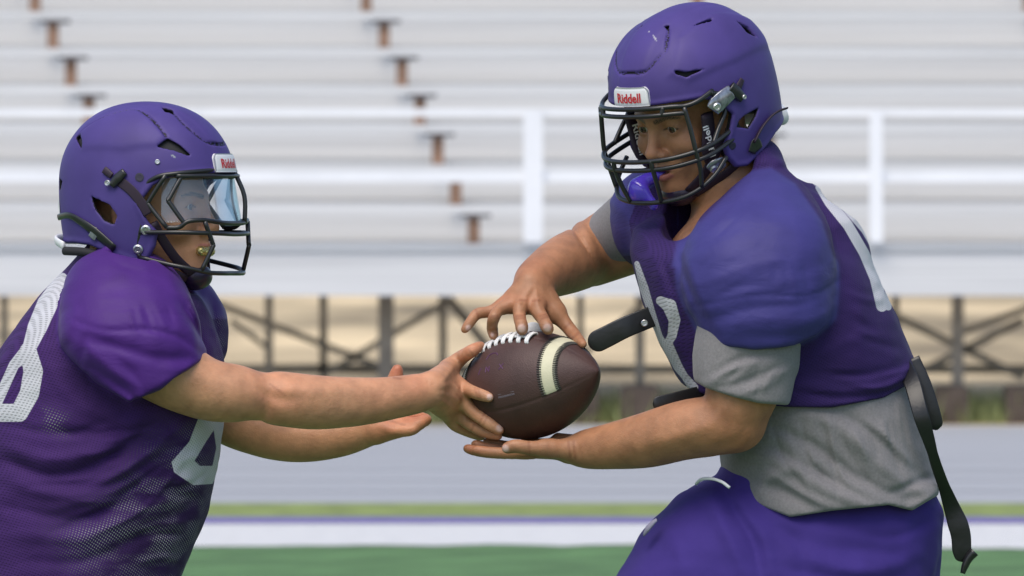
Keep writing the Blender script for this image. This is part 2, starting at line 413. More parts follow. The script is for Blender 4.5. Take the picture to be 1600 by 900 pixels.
for i in range(10):
    d = 44.5+.65*i; y = d-12; zs = 1.19+.237*i
    m = MB(); m.box(-XW, XW, y, y+.24, zs, zs+.047); m.build('bench_seat', M_alu, bl)
    m = MB(); m.box(-XW, XW, y+.10, y+.13, zs-.40, zs-.172); m.build('riser', M_riser, bl)
    m = MB()
    for k in range(3): m.box(-XW, XW, y-.52+k*.2, y-.33+k*.2, zs-.44, zs-.402)
    m.build('foot_plank', M_alu2, bl)
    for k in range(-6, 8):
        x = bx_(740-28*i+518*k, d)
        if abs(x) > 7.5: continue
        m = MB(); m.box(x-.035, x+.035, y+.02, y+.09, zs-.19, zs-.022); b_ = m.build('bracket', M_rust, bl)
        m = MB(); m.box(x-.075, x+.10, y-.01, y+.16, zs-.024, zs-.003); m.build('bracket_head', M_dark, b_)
m = MB(); m.box(-XW, XW, D0-12, D0-12+.06, bz(462, D0), bz(392, D0)); m.build('fascia', M_alu, bl)
m = MB(); m.box(-XW, XW, D0-12-.02, D0-12+1.0, bz(391, D0), bz(384, D0)); m.build('walkway', M_alu2, bl)
for py, hh in ((176, 6), (276, 9)):
    m = MB(); z = bz(py, D0); m.box(-XW, XW, D0-12-.05, D0-12+.0, z-hh*D0/FOC, z+hh*D0/FOC); m.build('rail', M_rail, bl)
for px, w_ in ((833, 15), (1368, 10), (298, 12), (-230, 12), (1900, 12)):
    x = bx_(px, D0); m = MB(); m.box(x-w_*D0/FOC, x+w_*D0/FOC, D0-12-.09, D0-12-.052, bz(378, D0), bz(170, D0)); m.build('rail_post', M_rail, bl)
for px, w_, dd in ((6, 5, 0), (420, 6, .3), (505, 6, .8), (603, 12, 0), (692, 6, .6), (907, 5, .8), (1000, 7, .1), (1180, 6, .5), (1270, 6, .2), (1400, 5, .8), (1497, 9, 0), (-180, 8, 0), (1800, 8, 0)):
    d = D0+.5+dd; x = bx_(px, d); m = MB(); m.box(x-w_*d/FOC, x+w_*d/FOC, d-12, d-12+.08, 0, bz(455, d)); m.build('post', M_steel, bl)
for a, b, r_ in (((340, 475), (600, 575), 5), ((700, 470), (500, 590), 5), ((120, 470), (-60, 590), 5), ((700, 465), (800, 590), 7), ((905, 560), (1010, 470), 4), ((1360, 475), (1600, 590), 6), ((1600, 500), (1400, 600), 6), ((1240, 480), (1120, 590), 5), ((360, 500), (420, 545), 4), ((1500, 520), (1610, 480), 5)):
    d = D0+1.1; m = MB(); m.bar((bx_(a[0], d), d-12, bz(a[1], d)), (bx_(b[0], d), d-12, bz(b[1], d)), r_*2*d/FOC, .03); m.build('cross_brace', M_steel, bl)
m = MB(); d = D0+1.3; m.box(-XW, XW, d-12, d-12+.05, bz(584, d), bz(570, d)); m.build('ground_beam', M_steel, bl)
for px, w_ in ((907, 28), (1000, 30), (1487, 26), (1592, 20), (620, 28), (505, 22), (120, 25), (1215, 25)):
    d = D0+.3; x = bx_(px, d); m = MB(); h_ = bz(603, d)
    m.box(x-w_*d/FOC, x+w_*d/FOC, d-12, d-12+.3, -.01, h_*.93); m.box(x-w_*.8*d/FOC, x+w_*.8*d/FOC, d-12+.03, d-12+.27, h_*.93, h_); m.build('footing', M_conc, bl)
# weeds growing along the footings
rng = np.random.RandomState(8); mb = MB(); V = []; F = []
for k in range(3600):
    cl = rng.choice([120, 700, 950, 1050, 1440, 1540, 860, 1130, 300], p=[.1,.1,.15,.1,.2,.15,.08,.06,.06]) + rng.randn()*32
    d = D0+.25+rng.rand()*1.2; x = bx_(cl, d); hgt = .05+.17*rng.rand()**1.5; a = rng.rand()*6.28; l = rng.randn(2)*.05
    n0 = len(V); V += [(x-.007*math.cos(a), d-12-.007*math.sin(a), 0), (x+.007*math.cos(a), d-12+.007*math.sin(a), 0), (x+l[0], d-12+l[1], hgt)]; F.append((n0, n0+1, n0+2))
tag(mesh_obj('weeds', V, F, mat('weed_leaf', (.26, .30, .13), .8, noise=(3, .4)), smooth=False), 'low green weeds growing between the footings under the bleachers', 'weeds', kind='stuff')
# ================================================================ THE BALL
Bc = np.array([827., 602., 0.]); al = R(40); ti = R(12)
Ba = np.array([math.cos(al)*math.cos(ti), -math.cos(al)*math.sin(ti), -math.sin(al)])
Bv = np.array([0, 0, -1.])-Ba*(-Ba[2]); Bv /= np.linalg.norm(Bv)
Bu = np.cross(Ba, Bv); Bu *= -np.sign(Bu[1])
BL, BR = 144., 84.
def brad(t): return BR*np.maximum(1-np.abs(t)**1.95, 0)**.80
def bpt(s, beta, off=0):             # s along the axis in mm, beta degrees from the top towards the camera
    s = np.asarray(s, float); b = np.radians(beta); t = s/BL
    r = brad(t); b4 = ((np.degrees(b)-20+45) % 90)-45
    r = r*(1-.014*np.exp(-(np.abs(b4)*r/57/2.6)**2))+off
    return Bc+s[..., None]*Ba+r[..., None]*(np.cos(b)[..., None]*Bu+np.sin(b)[..., None]*Bv)
def ball_depth(px, py, inset=0):     # depth of the near surface of the ball behind a pixel
    d = np.linspace(-160, 160, 1281); p = np.stack([np.full(d.shape, px), np.full(d.shape, py), d], 1)-Bc
    s = p@Ba; r = np.linalg.norm(p-s[:, None]*Ba, axis=1); ins = r < brad(np.clip(s/BL, -1, 1))-inset
    return d[ins.argmax()] if ins.any() else None
M_leather = mat('ball_leather', (.068, .034, .030), .55, spec=.45, noise=(25, .15), bump=[('voronoi', 520, .5, .0006), ('noise', 60, .2, .002)])
M_stripe = mat('ball_stripe', (.60, .57, .40), .55, noise=(40, .06), bump=[('voronoi', 520, .4, .0005)])
M_lace = mat('white_lace', (.78, .78, .78), .6)
M_thread = mat('dark_thread', (.03, .03, .025), .7)
ball = thing('football', world(Bc+np.array([0, BR, 0])), 'brown leather football with pale stripes and white laces held between the two players', 'football')
th = np.linspace(-np.pi/2, np.pi/2, 130); S_ = BL*np.sin(th); nb_ = 256
beta = np.linspace(0, 360, nb_, endpoint=False)
V = np.concatenate([bpt(np.full(nb_, s), beta) for s in S_]); n = len(S_)
F = np.array([(i*nb_+j, i*nb_+(j+1) % nb_, (i+1)*nb_+(j+1) % nb_, (i+1)*nb_+j) for i in range(n-1) for j in range(nb_)])
mesh_obj('casing', world(V), F, M_leather, ball)
for s0, s1 in ((76, 99), (-99, -76)):
    ss = np.linspace(s0, s1, 9); bb = np.linspace(-69, 109, 90)
    V = np.concatenate([bpt(np.full(90, s), bb, .8 if 0 < i < 8 else -.3) for i, s in enumerate(ss)])
    F = [(i*90+j, i*90+j+1, (i+1)*90+j+1, (i+1)*90+j) for i in range(8) for j in range(89)]
    st = mesh_obj('stripe', world(V), F, M_stripe, ball)
    m = MB()
    for s, q in ((s0, -1), (s1, 1)):
        for b in np.arange(-66, 108, 3.4):
            m.tube([bpt(np.array(s+q*2.4), b, .9), bpt(np.array(s-q*4.0), b+1.2, 1.1)], 1.0, n=5, sub=1)
    m.build('stitching', M_thread, st, xf=lambda v: v)
m = MB()
def onb(s, t, off): # point t mm to the side of the lace seam
    r = brad(np.array(s/BL)); return bpt(np.array(float(s)), 20+math.degrees(t/max(r, 5)), off)
m.tube([onb(s, -3, 2.6) for s in np.linspace(-59, 46, 12)], 2.2, sub=2)
m.tube([onb(s, 3, 2.6) for s in np.linspace(-59, 46, 12)], 2.2, sub=2)
for s in np.linspace(-59, 46, 8):
    for q in (-1, 1):
        m.tube([onb(s+q*1.5, -15, -1), onb(s+q*1.8, -13, 2.6), onb(s+q*1.8, -5, 4.6), onb(s+q*1.8, 5, 4.6), onb(s+q*1.8, 13, 2.6), onb(s+q*1.5, 15, -1)], 2.0, sub=3)
m.build('laces', M_lace, ball, xf=lambda v: v, smooth=True)
# marks on the leather: faded purple pen and small pressed print
m = MB()
def pen(pts, s0, b0, sc, r_=.7):
    P = []
    for a, b in pts:
        s = s0+a*sc; P.append(bpt(np.array(float(s)), b0-math.degrees(b*sc/brad(np.array(s/BL))), .25))
    m.tube(P, r_, n=5, sub=2)
for pts, s0 in (([(0,0),(5,10)], -36), ([(0,0),(0,9),(7,0),(7,9)], -18), ([(0,0),(8,9)], 10), ([(8,0),(0,9)], 10), ([(0,0),(4,7),(11,9),(20,8),(24,3)], -22)):
    pen(pts, s0, 66 if s0 != -22 or len(pts) != 5 else 50, 1)
m.build('pen_mark', mat('purple_pen', (.11, .035, .12), .6), ball, xf=lambda v: v)
m = MB()
for k in range(9): pen([(0, 0), (0, 2.4), (2, 2.4), (1.8, 0)], 4+k*3.4, 97, 1, .35)
pen([(0, 0), (30, 0)], 4, 93, 1, .3)
m.build('small_print', mat('grey_print', (.22, .2, .24), .6), ball, xf=lambda v: v)
# ================================================================ HELMETS
def c3(*a): return np.array(a, float)
def frame(kind):
    if kind == 'right':
        ph, t = R(44), R(20)
        f = c3(-math.sin(ph)*math.cos(t), math.sin(t), -math.cos(ph)*math.cos(t)); s = c3(math.cos(ph), 0, -math.sin(ph))
        return c3(1082, 134, 10), np.stack([f, s, np.cross(f, s)], 1)
    p = R(25); f = c3(math.cos(p), 0, -math.sin(p)); s = c3(math.sin(p), 0, math.cos(p))
    return c3(229, 286, -10), np.stack([f, s, np.cross(f, s)], 1)
KEEP = [(-190, 170), (190, 170), (190, 18), (120, 14), (84, 9), (60, -4), (39, -33), (52, -60), (66, -76), (61, -98), (49, -118), (26, -124), (-14, -110), (-50, -97), (-85, -94), (-190, -97)]
def shell_sd(p):
    x, y, z = p[..., 0], p[..., 1], p[..., 2]
    c = np.where(z > 0, 126., 235.); a = np.where(x > 0, 141., 139.)
    b = 116+np.clip(-z, 0, 120)*.03
    q = (np.abs(x/a)**2.15+np.abs(y/b)**2.15+np.abs(z/c)**2.15)**(1/2.15)
    return (q-1)*118
def make_helmet(kind, parent, M_shell):
    c0, M = frame(kind); sd_side = 1 if kind == 'right' else -1
    toL = lambda P: (np.asarray(P, float)-c0)@M
    toP = lambda L_: c0+np.asarray(L_, float)@M.T
    def hit(px, py, off=0):
        d = np.linspace(-230, 230, 1841); P = np.stack([np.full(d.shape, px), np.full(d.shape, py), d], 1); L_ = toL(P)
        v = shell_sd(L_); i = int((v < off).argmax()) if (v < off).any() else int(v.argmin()); return L_[i]
    H = lambda pts: [hit(*p) for p in pts]
    mir = lambda pts: [p*np.array([1, -1, 1]) for p in pts]
    if kind == 'right':
        grooves = [H([(963, 72), (964, 110), (985, 115), (1010, 111), (1030, 88), (1040, 78), (1045, 45)])]
        vents = [H([(1054, 110), (1071, 113), (1101, 108), (1072, 121), (1055, 116)]), H([(1083, 40), (1112, 30), (1112, 35), (1085, 41)]), H([(1149, 34), (1168, 44), (1182, 61), (1165, 52)]),
                 H([(1151, 199), (1159, 184), (1186, 169), (1182, 182), (1170, 201)]), H([(1037, 41), (1046, 39), (1044, 47)])]
        raised = H([(1045, 118), (1075, 128), (1110, 112), (1150, 95), (1200, 75), (1195, 60), (1170, 30), (1110, 22), (1060, 60)])
    else:
        grooves = [H([(118, 217), (128, 205), (160, 185), (205, 172), (222, 175), (248, 198), (259, 213)]), H([(256, 170), (272, 178), (290, 197), (322, 222), (346, 227)])]
        vents = [H([(118, 214), (126, 208), (129, 222), (128, 233)]), H([(245, 229), (262, 216), (280, 226), (298, 242), (292, 242), (270, 234)]), H([(253, 167), (270, 172), (272, 178), (258, 174)]),
                 H([(142, 307), (170, 320), (183, 338), (177, 351), (163, 346), (150, 330)]), H([(88, 276), (97, 284), (93, 303), (88, 298)])]
        raised = H([(245, 229), (262, 214), (222, 175), (205, 171), (160, 184), (126, 208), (129, 235), (190, 235)])
    grooves = [[q_*(1+1.6/np.linalg.norm(q_)) for q_ in spline(np.array(g_), 3)] for g_ in grooves]
    allg = grooves+([mir(g) for g in grooves] if kind == 'left' else [])
    # vents are cut through in the tangent plane of their middle
    cuts = []
    for vlist in (vents, [mir(v_) for v_ in vents]):
        for P in vlist:
            P = np.array(P); m = P.mean(0); nrm = m/np.array([142, 116, 126])**2; nrm /= np.linalg.norm(nrm)
            u = np.cross(nrm, [0, .02, 1]); u /= np.linalg.norm(u); v = np.cross(nrm, u); poly = np.stack([(P-m)@u, (P-m)@v], 1)
            cuts.append((m, u, v, nrm, poly, np.abs(poly).max()+12))
    def vent_sd(p):
        d = np.full(p.shape[:-1], 99.)
        for m, u, v, nrm, poly, r in cuts:
            q = p-m; k = (np.linalg.norm(q, axis=-1) < r+14)
            if k.any():
                qq = q[k]; d[k] = np.minimum(d[k], np.maximum(poly_sd(qq@u, qq@v, poly), np.abs(qq@nrm)-16))
        return d
    rp = np.array(raised); rm = rp.mean(0); rn = rm/np.array([142, 116, 126])**2; rn /= np.linalg.norm(rn); ru = np.cross(rn, [0, .02, 1]); ru /= np.linalg.norm(ru); rv = np.cross(rn, ru)
    rpoly = np.stack([(rp-rm)@ru, (rp-rm)@rv], 1)
    def outer(p):
        v = shell_sd(p); q = p*np.array([1, sd_side, 1])*np.array([1, 1, 1]); q = p.copy(); q[..., 1] = np.abs(q[..., 1])*np.sign(rm[1])-rm[1]; q[..., 0] -= rm[0]; q[..., 2] -= rm[2]
        e = np.where(q@rn > -60, poly_sd(q@ru, q@rv, rpoly), 50); v = v-3.0/(1+np.exp(np.clip(e/2.2, -30, 30)))
        # shallow swept ridge above the ear and a lip round the face opening
        k = poly_sd(p[..., 0], p[..., 2], KEEP); v = v-1.6*np.exp(-((k+4)/4.0)**2)
        # central raised spine
        v = v-1.5/(1+np.exp(np.clip((np.abs(p[..., 1])-27)/1.8, -30, 30)))*(p[..., 2] > 40)
        return v, k
    def groove_sd(p):
        d = np.full(p.shape[:-1], 99.)
        for g in allg: d = np.minimum(d, line3(p, g))
        return d
    def body(p):
        v, k = outer(p); g = groove_sd(p)
        v = np.maximum(v, 3.2-g)
        s = np.maximum(v, -(shell_sd(p)+6)); s = -smin(-s, -k, 3)
        return np.maximum(s, -vent_sd(p))
    class FF:                        # minimal field wrapper
        def __init__(s, f): s.f = f
        def ev(s, P, bc, br): return s.f(P)
    V, F = mesh_field(FF(body), (-158, -128, -132), (158, 128, 136), 2.2, 4)
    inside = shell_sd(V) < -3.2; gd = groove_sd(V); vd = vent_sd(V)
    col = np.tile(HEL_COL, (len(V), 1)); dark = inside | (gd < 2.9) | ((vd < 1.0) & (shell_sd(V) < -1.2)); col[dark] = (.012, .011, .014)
    # scuffs and paint chips
    if kind == 'right':
        k = line3(V, H([(1014, 50), (1022, 58), (1026, 64)])) < 2.0; rs = np.random.RandomState(1).rand(len(V)) > .45; col[k & rs] = (.35, .34, .40)
    else:
        k = line3(V, H([(270, 243), (277, 248)])) < 2.0; rs = np.random.RandomState(1).rand(len(V)) > .5; col[k & rs] = (.30, .33, .36)
    hel = mesh_obj('helmet', world(toP(V)), F, M_shell, parent, {'Col': col})
    # padding inside
    def pad(p):
        v = shell_sd(p); s = np.maximum(v+6.5, -(v+20)); k = poly_sd(p[..., 0], p[..., 2], KEEP)+7
        s = np.maximum(s, k); ex = line3(p, [(0, 104*sd_side, -48), (-30, 104*sd_side, -42)])
        return np.maximum(s, 24-ex)
    Vp, Fp = mesh_field(FF(pad), (-150, -122, -128), (150, 122, 130), 4, 3)
    mesh_obj('padding', world(toP(Vp)), Fp, M_pad, hel)
    ident = toP
    AX = 117 if kind == 'right' else 103
    def ring(th, z, sc=1.0, a0=55, ax=AX, by=112):
        t = math.radians(th); return c3(a0*1.0+ax*sc*math.copysign(abs(math.cos(t))**.72, math.cos(t)), by*(.35+.65*sc)*math.copysign(abs(math.sin(t))**.9, t), z)
    def bars(specs, r, name='facemask', m=None):
        b = MB()
        for sp_ in specs:
            b.tube([toP(ring(*q)) for q in sp_], r, n=10, sub=5)
        return b.build(name, m or M_bar, hel, xf=lambda v: v, smooth=True)
    sgn = lambda sp_: [(-q[0],)+tuple(q[1:]) for q in sp_]
    if kind == 'right':
        B_ = []
        top = [(t, z, s_) for t, z, s_ in ((88, 16, .95), (75, 10, .92), (62, 8, .86), (48, 12, .84), (25, 15, .84), (0, 16, .84))]
        B_.append(top+[(-t, z, s_) for t, z, s_ in top[-2::-1]])
        top2 = [(t, z-11, s_+.03) for t, z, s_ in top[2:]]
        B_.append(top2+[(-t, z, s_) for t, z, s_ in top2[-2::-1]])
        for zz, ex in ((-64, 0), (-78, 0)):
            h_ = [(94, zz+7, .90), (78, zz+2, .98), (62, zz, 1), (40, zz-1, 1), (20, zz-1, 1), (0, zz-1, 1)]; B_.append(h_+[(-t, z, s_) for t, z, s_ in h_[-2::-1]])
        lo_ = [(86, -92, .95), (72, -112, .95), (52, -127, .93), (30, -134, .92), (0, -136, .92)]; B_.append(lo_+[(-t, z, s_) for t, z, s_ in lo_[-2::-1]])
        for s_ in (1, -1):
            B_.append([(60*s_, 7, .88), (61*s_, -30, .95), (61*s_, -64, 1), (61*s_, -95, .98), (58*s_, -123, .94)])
            B_.append([(19*s_, -64, 1), (19*s_, -78, 1.01), (18*s_, -110, .97), (16*s_, -135, .92)])
            B_.append([(86*s_, 14, .95), (93*s_, 0, .9), (92*s_, -24, .9), (86*s_, -45, .92), (78*s_, -63, .97)])
            B_.append([(38*s_, 14, .84), (36*s_, 2, .87)])
        bars(B_, 3.8)
        clips = [((1119, 163), 27), ((1117, 259), 25)]
    else:
        B_ = []
        top = [(96, -30, .9), (92, -5, .92), (86, 10, .93), (70, 15, .86), (45, 18, .80), (20, 20, .78), (0, 20, .77)]
        B_.append(top+[(-t, z, s_) for t, z, s_ in top[-2::-1]])
        t2 = [(70, 11, .88), (45, 11, .84), (20, 11, .82), (0, 11, .81)]; B_.append(t2+[(-t, z, s_) for t, z, s_ in t2[-2::-1]])
        h_ = [(95, -77, .95), (70, -77, .98), (45, -78, 1), (20, -79, .97), (0, -80, .95)]; B_.append(h_+[(-t, z, s_) for t, z, s_ in h_[-2::-1]])
        u_ = [(79, -70, .95), (68, -69, .97), (60, -60, 1), (43, -58, .99), (20, -62, .95), (0, -63, .93)]; B_.append(u_+[(-t, z, s_) for t, z, s_ in u_[-2::-1]])
        lo_ = [(96, -116, .9), (75, -128, .92), (55, -134, .93), (35, -140, .92), (15, -141, .9), (0, -141, .88)]; B_.append(lo_+[(-t, z, s_) for t, z, s_ in lo_[-2::-1]])
        for s_ in (1, -1):
            B_.append([(80*s_, 13, .92), (90*s_, -28, .96), (90*s_, -34, .96), (79*s_, -70, .95)])
            B_.append([(61*s_, 17, .82), (77*s_, -24, .98), (77*s_, -30, .98), (62*s_, -66, .99)])
            B_.append([(43*s_, -60, 1), (34*s_, -94, 1.0), (34*s_, -100, 1.0), (44*s_, -137, .93)])
            B_.append([(96*s_, -30, .9), (94*s_, -60, .93), (95*s_, -78, .93), (98*s_, -100, .9), (96*s_, -116, .9)])
            if s_ > 0: B_.append([(24*s_, 18, .79), (22*s_, -20, .95), (21*s_, -62, .96)])
        # the mask is built from straight runs of bar
        bars(B_, 3.7)
        clips = []
        # clear eye shield
        ts = np.linspace(-84, 84, 70); zs = np.linspace(10, -62, 26); Vv = []; 
        for off in (0, -1.6):
            for z in zs:
                for t in ts:
                    p = ring(t, z, .80+.12*(10-z)/72); n_ = np.array([p[0]-40, p[1], 0]); n_ /= np.linalg.norm(n_); Vv.append(p+n_*(off-2.5))
        nz, ntt = len(zs), len(ts); N1 = nz*ntt
        Fv = [(i*ntt+j, i*ntt+j+1, (i+1)*ntt+j+1, (i+1)*ntt+j) for i in range(nz-1) for j in range(ntt-1)]
        Fv += [tuple(N1+k for k in f[::-1]) for f in Fv]
        Fv += [(j+1, j, N1+j, N1+j+1) for j in range(ntt-1)]+[((nz-1)*ntt+j, (nz-1)*ntt+j+1, N1+(nz-1)*ntt+j+1, N1+(nz-1)*ntt+j) for j in range(ntt-1)]
        mesh_obj('visor', world(toP(np.array(Vv))), Fv, M_visor, hel)
    # badge with lettering on the brow
    a_r = lambda y: math.sqrt(max(1-(y/116)**2, 0.05))
    def brow(y, z, off):
        p = c3(150*a_r(y), y, z)
        for _ in range(8):
            v = float(shell_sd(p[None])[0])-off-1.6; p[0] -= v*1.05
        return p
    Vb = []; ny, nzb = 40, 12; hw = 36
    for off in (2.2, -3):
        for i in range(nzb):
            z = 17+ i*29/(nzb-1)
            w_ = hw-(0 if i < nzb-4 else ((i-nzb+4)/3.)**2*6)+ (1-i/(nzb-1))*2
            for j in range(ny): Vb.append(brow(-w_+2*w_*j/(ny-1), z, off+(-1.0 if off > 0 and (j in (0, ny-1) or i in (0, nzb-1)) else 0)))
    N1 = ny*nzb; Fb = [(i*ny+j, i*ny+j+1, (i+1)*ny+j+1, (i+1)*ny+j) for i in range(nzb-1) for j in range(ny-1)]
    Fb += [tuple(N1+k for k in f[::-1]) for f in Fb]
    bd = [j for j in range(ny)]+[i*ny+ny-1 for i in range(1, nzb)]+[(nzb-1)*ny+j for j in range(ny-2, -1, -1)]+[i*ny for i in range(nzb-2, 0, -1)]
    Fb += [(bd[k], bd[(k+1) % len(bd)] , N1+bd[(k+1) % len(bd)], N1+bd[k]) for k in range(len(bd))]
    badge = mesh_obj('brow_badge', world(toP(np.array(Vb))), Fb, M_badge, hel)
    def text_on(txt, size, place, name, m, par, bold=.018, parent_l=hel):
        cu = bpy.data.curves.new('lettering', 'FONT'); cu.body = txt; cu.size = size; cu.align_x = 'CENTER'; cu.align_y = 'CENTER'; cu.offset = bold*size; cu.resolution_u = 3
        o = bpy.data.objects.new('tmp', cu); C.collection.objects.link(o); dg = bpy.context.evaluated_depsgraph_get()
        me = bpy.data.meshes.new_from_object(o.evaluated_get(dg)); v = np.zeros(len(me.vertices)*3); me.vertices.foreach_get('co', v); v = v.reshape(-1, 3)
        f = [tuple(p.vertices) for p in me.polygons]; bpy.data.objects.remove(o); bpy.data.meshes.remove(me)
        return mesh_obj(name, world(toP(np.array([place(a, b) for a, b, _ in v]))), f, m, par, smooth=False)
    text_on('Riddell', 19, lambda a, b: brow(a*.98, 30+b*1.05, 3.2), 'badge_lettering', M_red, badge, .028)
    # hardware
    def surf(px, py, lift=0):
        L_ = hit(px, py); nrm = L_/np.array([142, 116, 200])**2; nrm /= np.linalg.norm(nrm); return L_+nrm*lift, nrm
    def put_disc(px, py, r_, h_, m, name='bolt', lift=0.6):
        L_, nrm = surf(px, py, lift); b = MB(); b.disc(toP(L_), M@nrm, r_, h_); return b.build(name, m, hel, xf=lambda v: v, smooth=False)
    def plate(pts, wd, th_, m, name, lift=1.5, n=12, sub=6):
        L_ = [surf(*p) for p in pts]; b = MB(); P = [toP(l+nn*lift) for l, nn in L_]
        b.tube(P, wd, n=n, sub=sub, flat=(th_/wd if np.isscalar(wd) else th_, 1), up=M@L_[0][1]); return b.build(name, m, hel, xf=lambda v: v, smooth=True)
    if kind == 'right':
        plate([(1112, 172), (1118, 163), (1130, 152), (1141, 143)], [12, 15, 14, 12], .28, M_clear, 'mask_clip', 4)
        plate([(1108, 265), (1115, 259), (1124, 254), (1130, 250)], [10, 13, 12, 9], .28, M_clear, 'mask_clip', 4)
        put_disc(1117, 166, 7, 4.5, M_metal, lift=6); put_disc(1114, 261, 7, 4.5, M_metal, lift=6)
        plate([(1139, 135), (1147, 143), (1157, 153)], [9, 10, 8], .4, M_bar, 'buckle', 5)
        put_disc(1157, 151, 4.2, 3, M_metal, lift=8)
        plate([(1158, 124), (1153, 134), (1148, 142)], [5, 6, 6], .35, M_strap, 'strap_tail', 3)
        put_disc(1144, 228, 6.5, .6, M_scr, 'screw')
        plate([(1183, 233), (1178, 222), (1172, 238)], 9, .5, M_bar, 'buckle', 4)
        tail = MB(); L0, n0 = surf(1175, 222, 4); Pb = toP(L0)
        tail.tube([Pb, c3(1190, 200, Pb[2]+8), c3(1205, 182, Pb[2]+25), c3(1218, 173, Pb[2]+35), c3(1230, 169, Pb[2]+42)], [6, 5.5, 5.5, 5, 4.5], n=10, flat=(.35, 1), up=(.5, .6, 0.1)); tail.build('strap_tail', M_strap, hel, xf=lambda v: v, smooth=True)
        # nape bumper
        bp = MB(); bp.tube([toP(c3(-122, 54, -98)), toP(c3(-132, 34, -94)), toP(c3(-137, 0, -92)), toP(c3(-132, -34, -94)), toP(c3(-122, -54, -98))], [12, 18, 20, 18, 12], n=14, flat=(.8, 1.0), up=M@c3(-1, 0, 0)); bp.build('nape_bumper', M_badge, hel, xf=lambda v: v, smooth=True)
        # cheek pads in the face opening, with pale lettering
        for s_ in (1, -1):
            b = MB(); b.tube([toP(c3(66, 84*s_, -22)), toP(c3(68, 80*s_, -50)), toP(c3(72, 74*s_, -80)), toP(c3(66, 66*s_, -108))], [13, 14, 15, 10], n=14, flat=(.45, 1), up=M@c3(0, 1, 0)); cp = b.build('cheek_pad', M_strap, hel, xf=lambda v: v, smooth=True)
        def onpad(s_): 
            def g(a, b): return c3(74+b*.9+(-12 if s_ > 0 else -4), (86 if s_ > 0 else -66)*1.0 - (0 if s_ > 0 else 0), -62-a)
            return g
        text_on('Riddell', 19, lambda a, b: c3(77+b*.75, 86-b*.2, -64+a), 'pad_lettering', M_badge, hel, .02)
        text_on('Riddell', 19, lambda a, b: c3(80-b*.72, -64+b*.35, -60-a*1.0), 'pad_lettering', M_badge, hel, .02)
    else:
        put_disc(228, 359, 8, 4, M_metal); put_disc(216, 389, 8, 4, M_metal)
        put_disc(246, 253, 4, 2, M_metal, 'rivet'); put_disc(218, 277, 7, .5, M_scr, 'screw'); 
        plate([(196, 268), (186, 278), (176, 290)], [6, 8, 6], .5, M_bar, 'buckle', 4); put_disc(171, 286, 5, 4, M_metal, lift=5)
        plate([(164, 265), (170, 270), (176, 275)], [6, 6, 5], .4, M_strap, 'strap_tail', 3)
        plate([(180, 277), (205, 297), (222, 318), (232, 335)], 8, .25, M_strap, 'chin_strap_band', 2.2)
        plate([(94, 339), (110, 336), (128, 346), (150, 362), (180, 388)], [5, 5, 7, 9, 8], .35, M_bar, 'lower_strap', 3)
        plate([(146, 371), (150, 364), (156, 359)], 7, .5, M_clear, 'buckle', 5)
        plate([(92, 312), (93, 322), (94, 332)], 9, .12, M_badge, 'sticker', .8)
        bp = MB(); bp.tube([toP(c3(-100, -92, -98)), toP(c3(-130, -55, -90)), toP(c3(-146, 0, -86)), toP(c3(-130, 55, -90)), toP(c3(-100, 92, -98))], 7, n=12, flat=(.45, 1.0), up=M@c3(-1, 0, 0)); bp.build('nape_bumper', M_badge, hel, xf=lambda v: v, smooth=True)
        b = MB()
        b.tube([toP(c3(-100, -88, -106)), toP(c3(-60, -100, -108)), toP(c3(-20, -98, -116))], 7, n=10); b.build('neck_pad', M_pad, hel, xf=lambda v: v, smooth=True)
    # chin strap: a moulded cup and its bands
    for s_ in (1, -1):
        b = MB(); b.tube([toP(c3(58, 100*s_, -62)), toP(c3(66, 80*s_, -90)), toP(c3(78, 55*s_, -120)), toP(c3(92, 28*s_, -142))], 8, n=10, flat=(.3, 1), up=M@c3(.5, s_, 0))
        b.build('chin_strap', M_strap, hel, xf=lambda v: v, smooth=True)
        b = MB(); b.tube([toP(c3(36, 100*s_, -112)), toP(c3(55, 72*s_, -130)), toP(c3(84, 32*s_, -150))], 7, n=10, flat=(.3, 1), up=M@c3(.3, s_, 0))
        b.build('chin_strap', M_strap, hel, xf=lambda v: v, smooth=True)
    cup = Field().u(ell((84, 0, -146), (26, 32, 22)), 4)
    cup.sub(ell((76, 0, -128), (24, 30, 22)), 3)
    Vc, Fc = mesh_field(cup, (40, -40, -176), (116, 40, -110), 2.5, 3)
    mesh_obj('chin_cup', world(toP(Vc)), Fc, M_cup, hel)
    return hel, toP, M
HEL_COL = (.070, .048, .205)
M_pad = mat('helmet_padding', (.015, .015, .018), .8)
M_bar = mat('coated_bar', (.016, .016, .017), .32, spec=.6)
M_badge = mat('white_badge', (.78, .78, .80), .4)
M_red = mat('red_lettering', (.55, .03, .04), .5)
M_metal = mat('steel_bolt', (.55, .55, .56), .35, metal=.9, noise=(60, .2))
M_clear = mat('clear_clip', (.25, .26, .30), .12, metal=.55, noise=(90, .5), coat=.5)
M_strap = mat('dark_strap', (.025, .012, .028), .6)
M_cup = mat('chin_cup_vinyl', (.022, .012, .035), .3)
M_scr = mat('dark_screw', (.03, .025, .05), .5)
M_shell = mat('matte_shell', HEL_COL, .52, spec=.22, attr='Col', noise=(13, .13), bump=[('noise', 900, .12, .0004)])
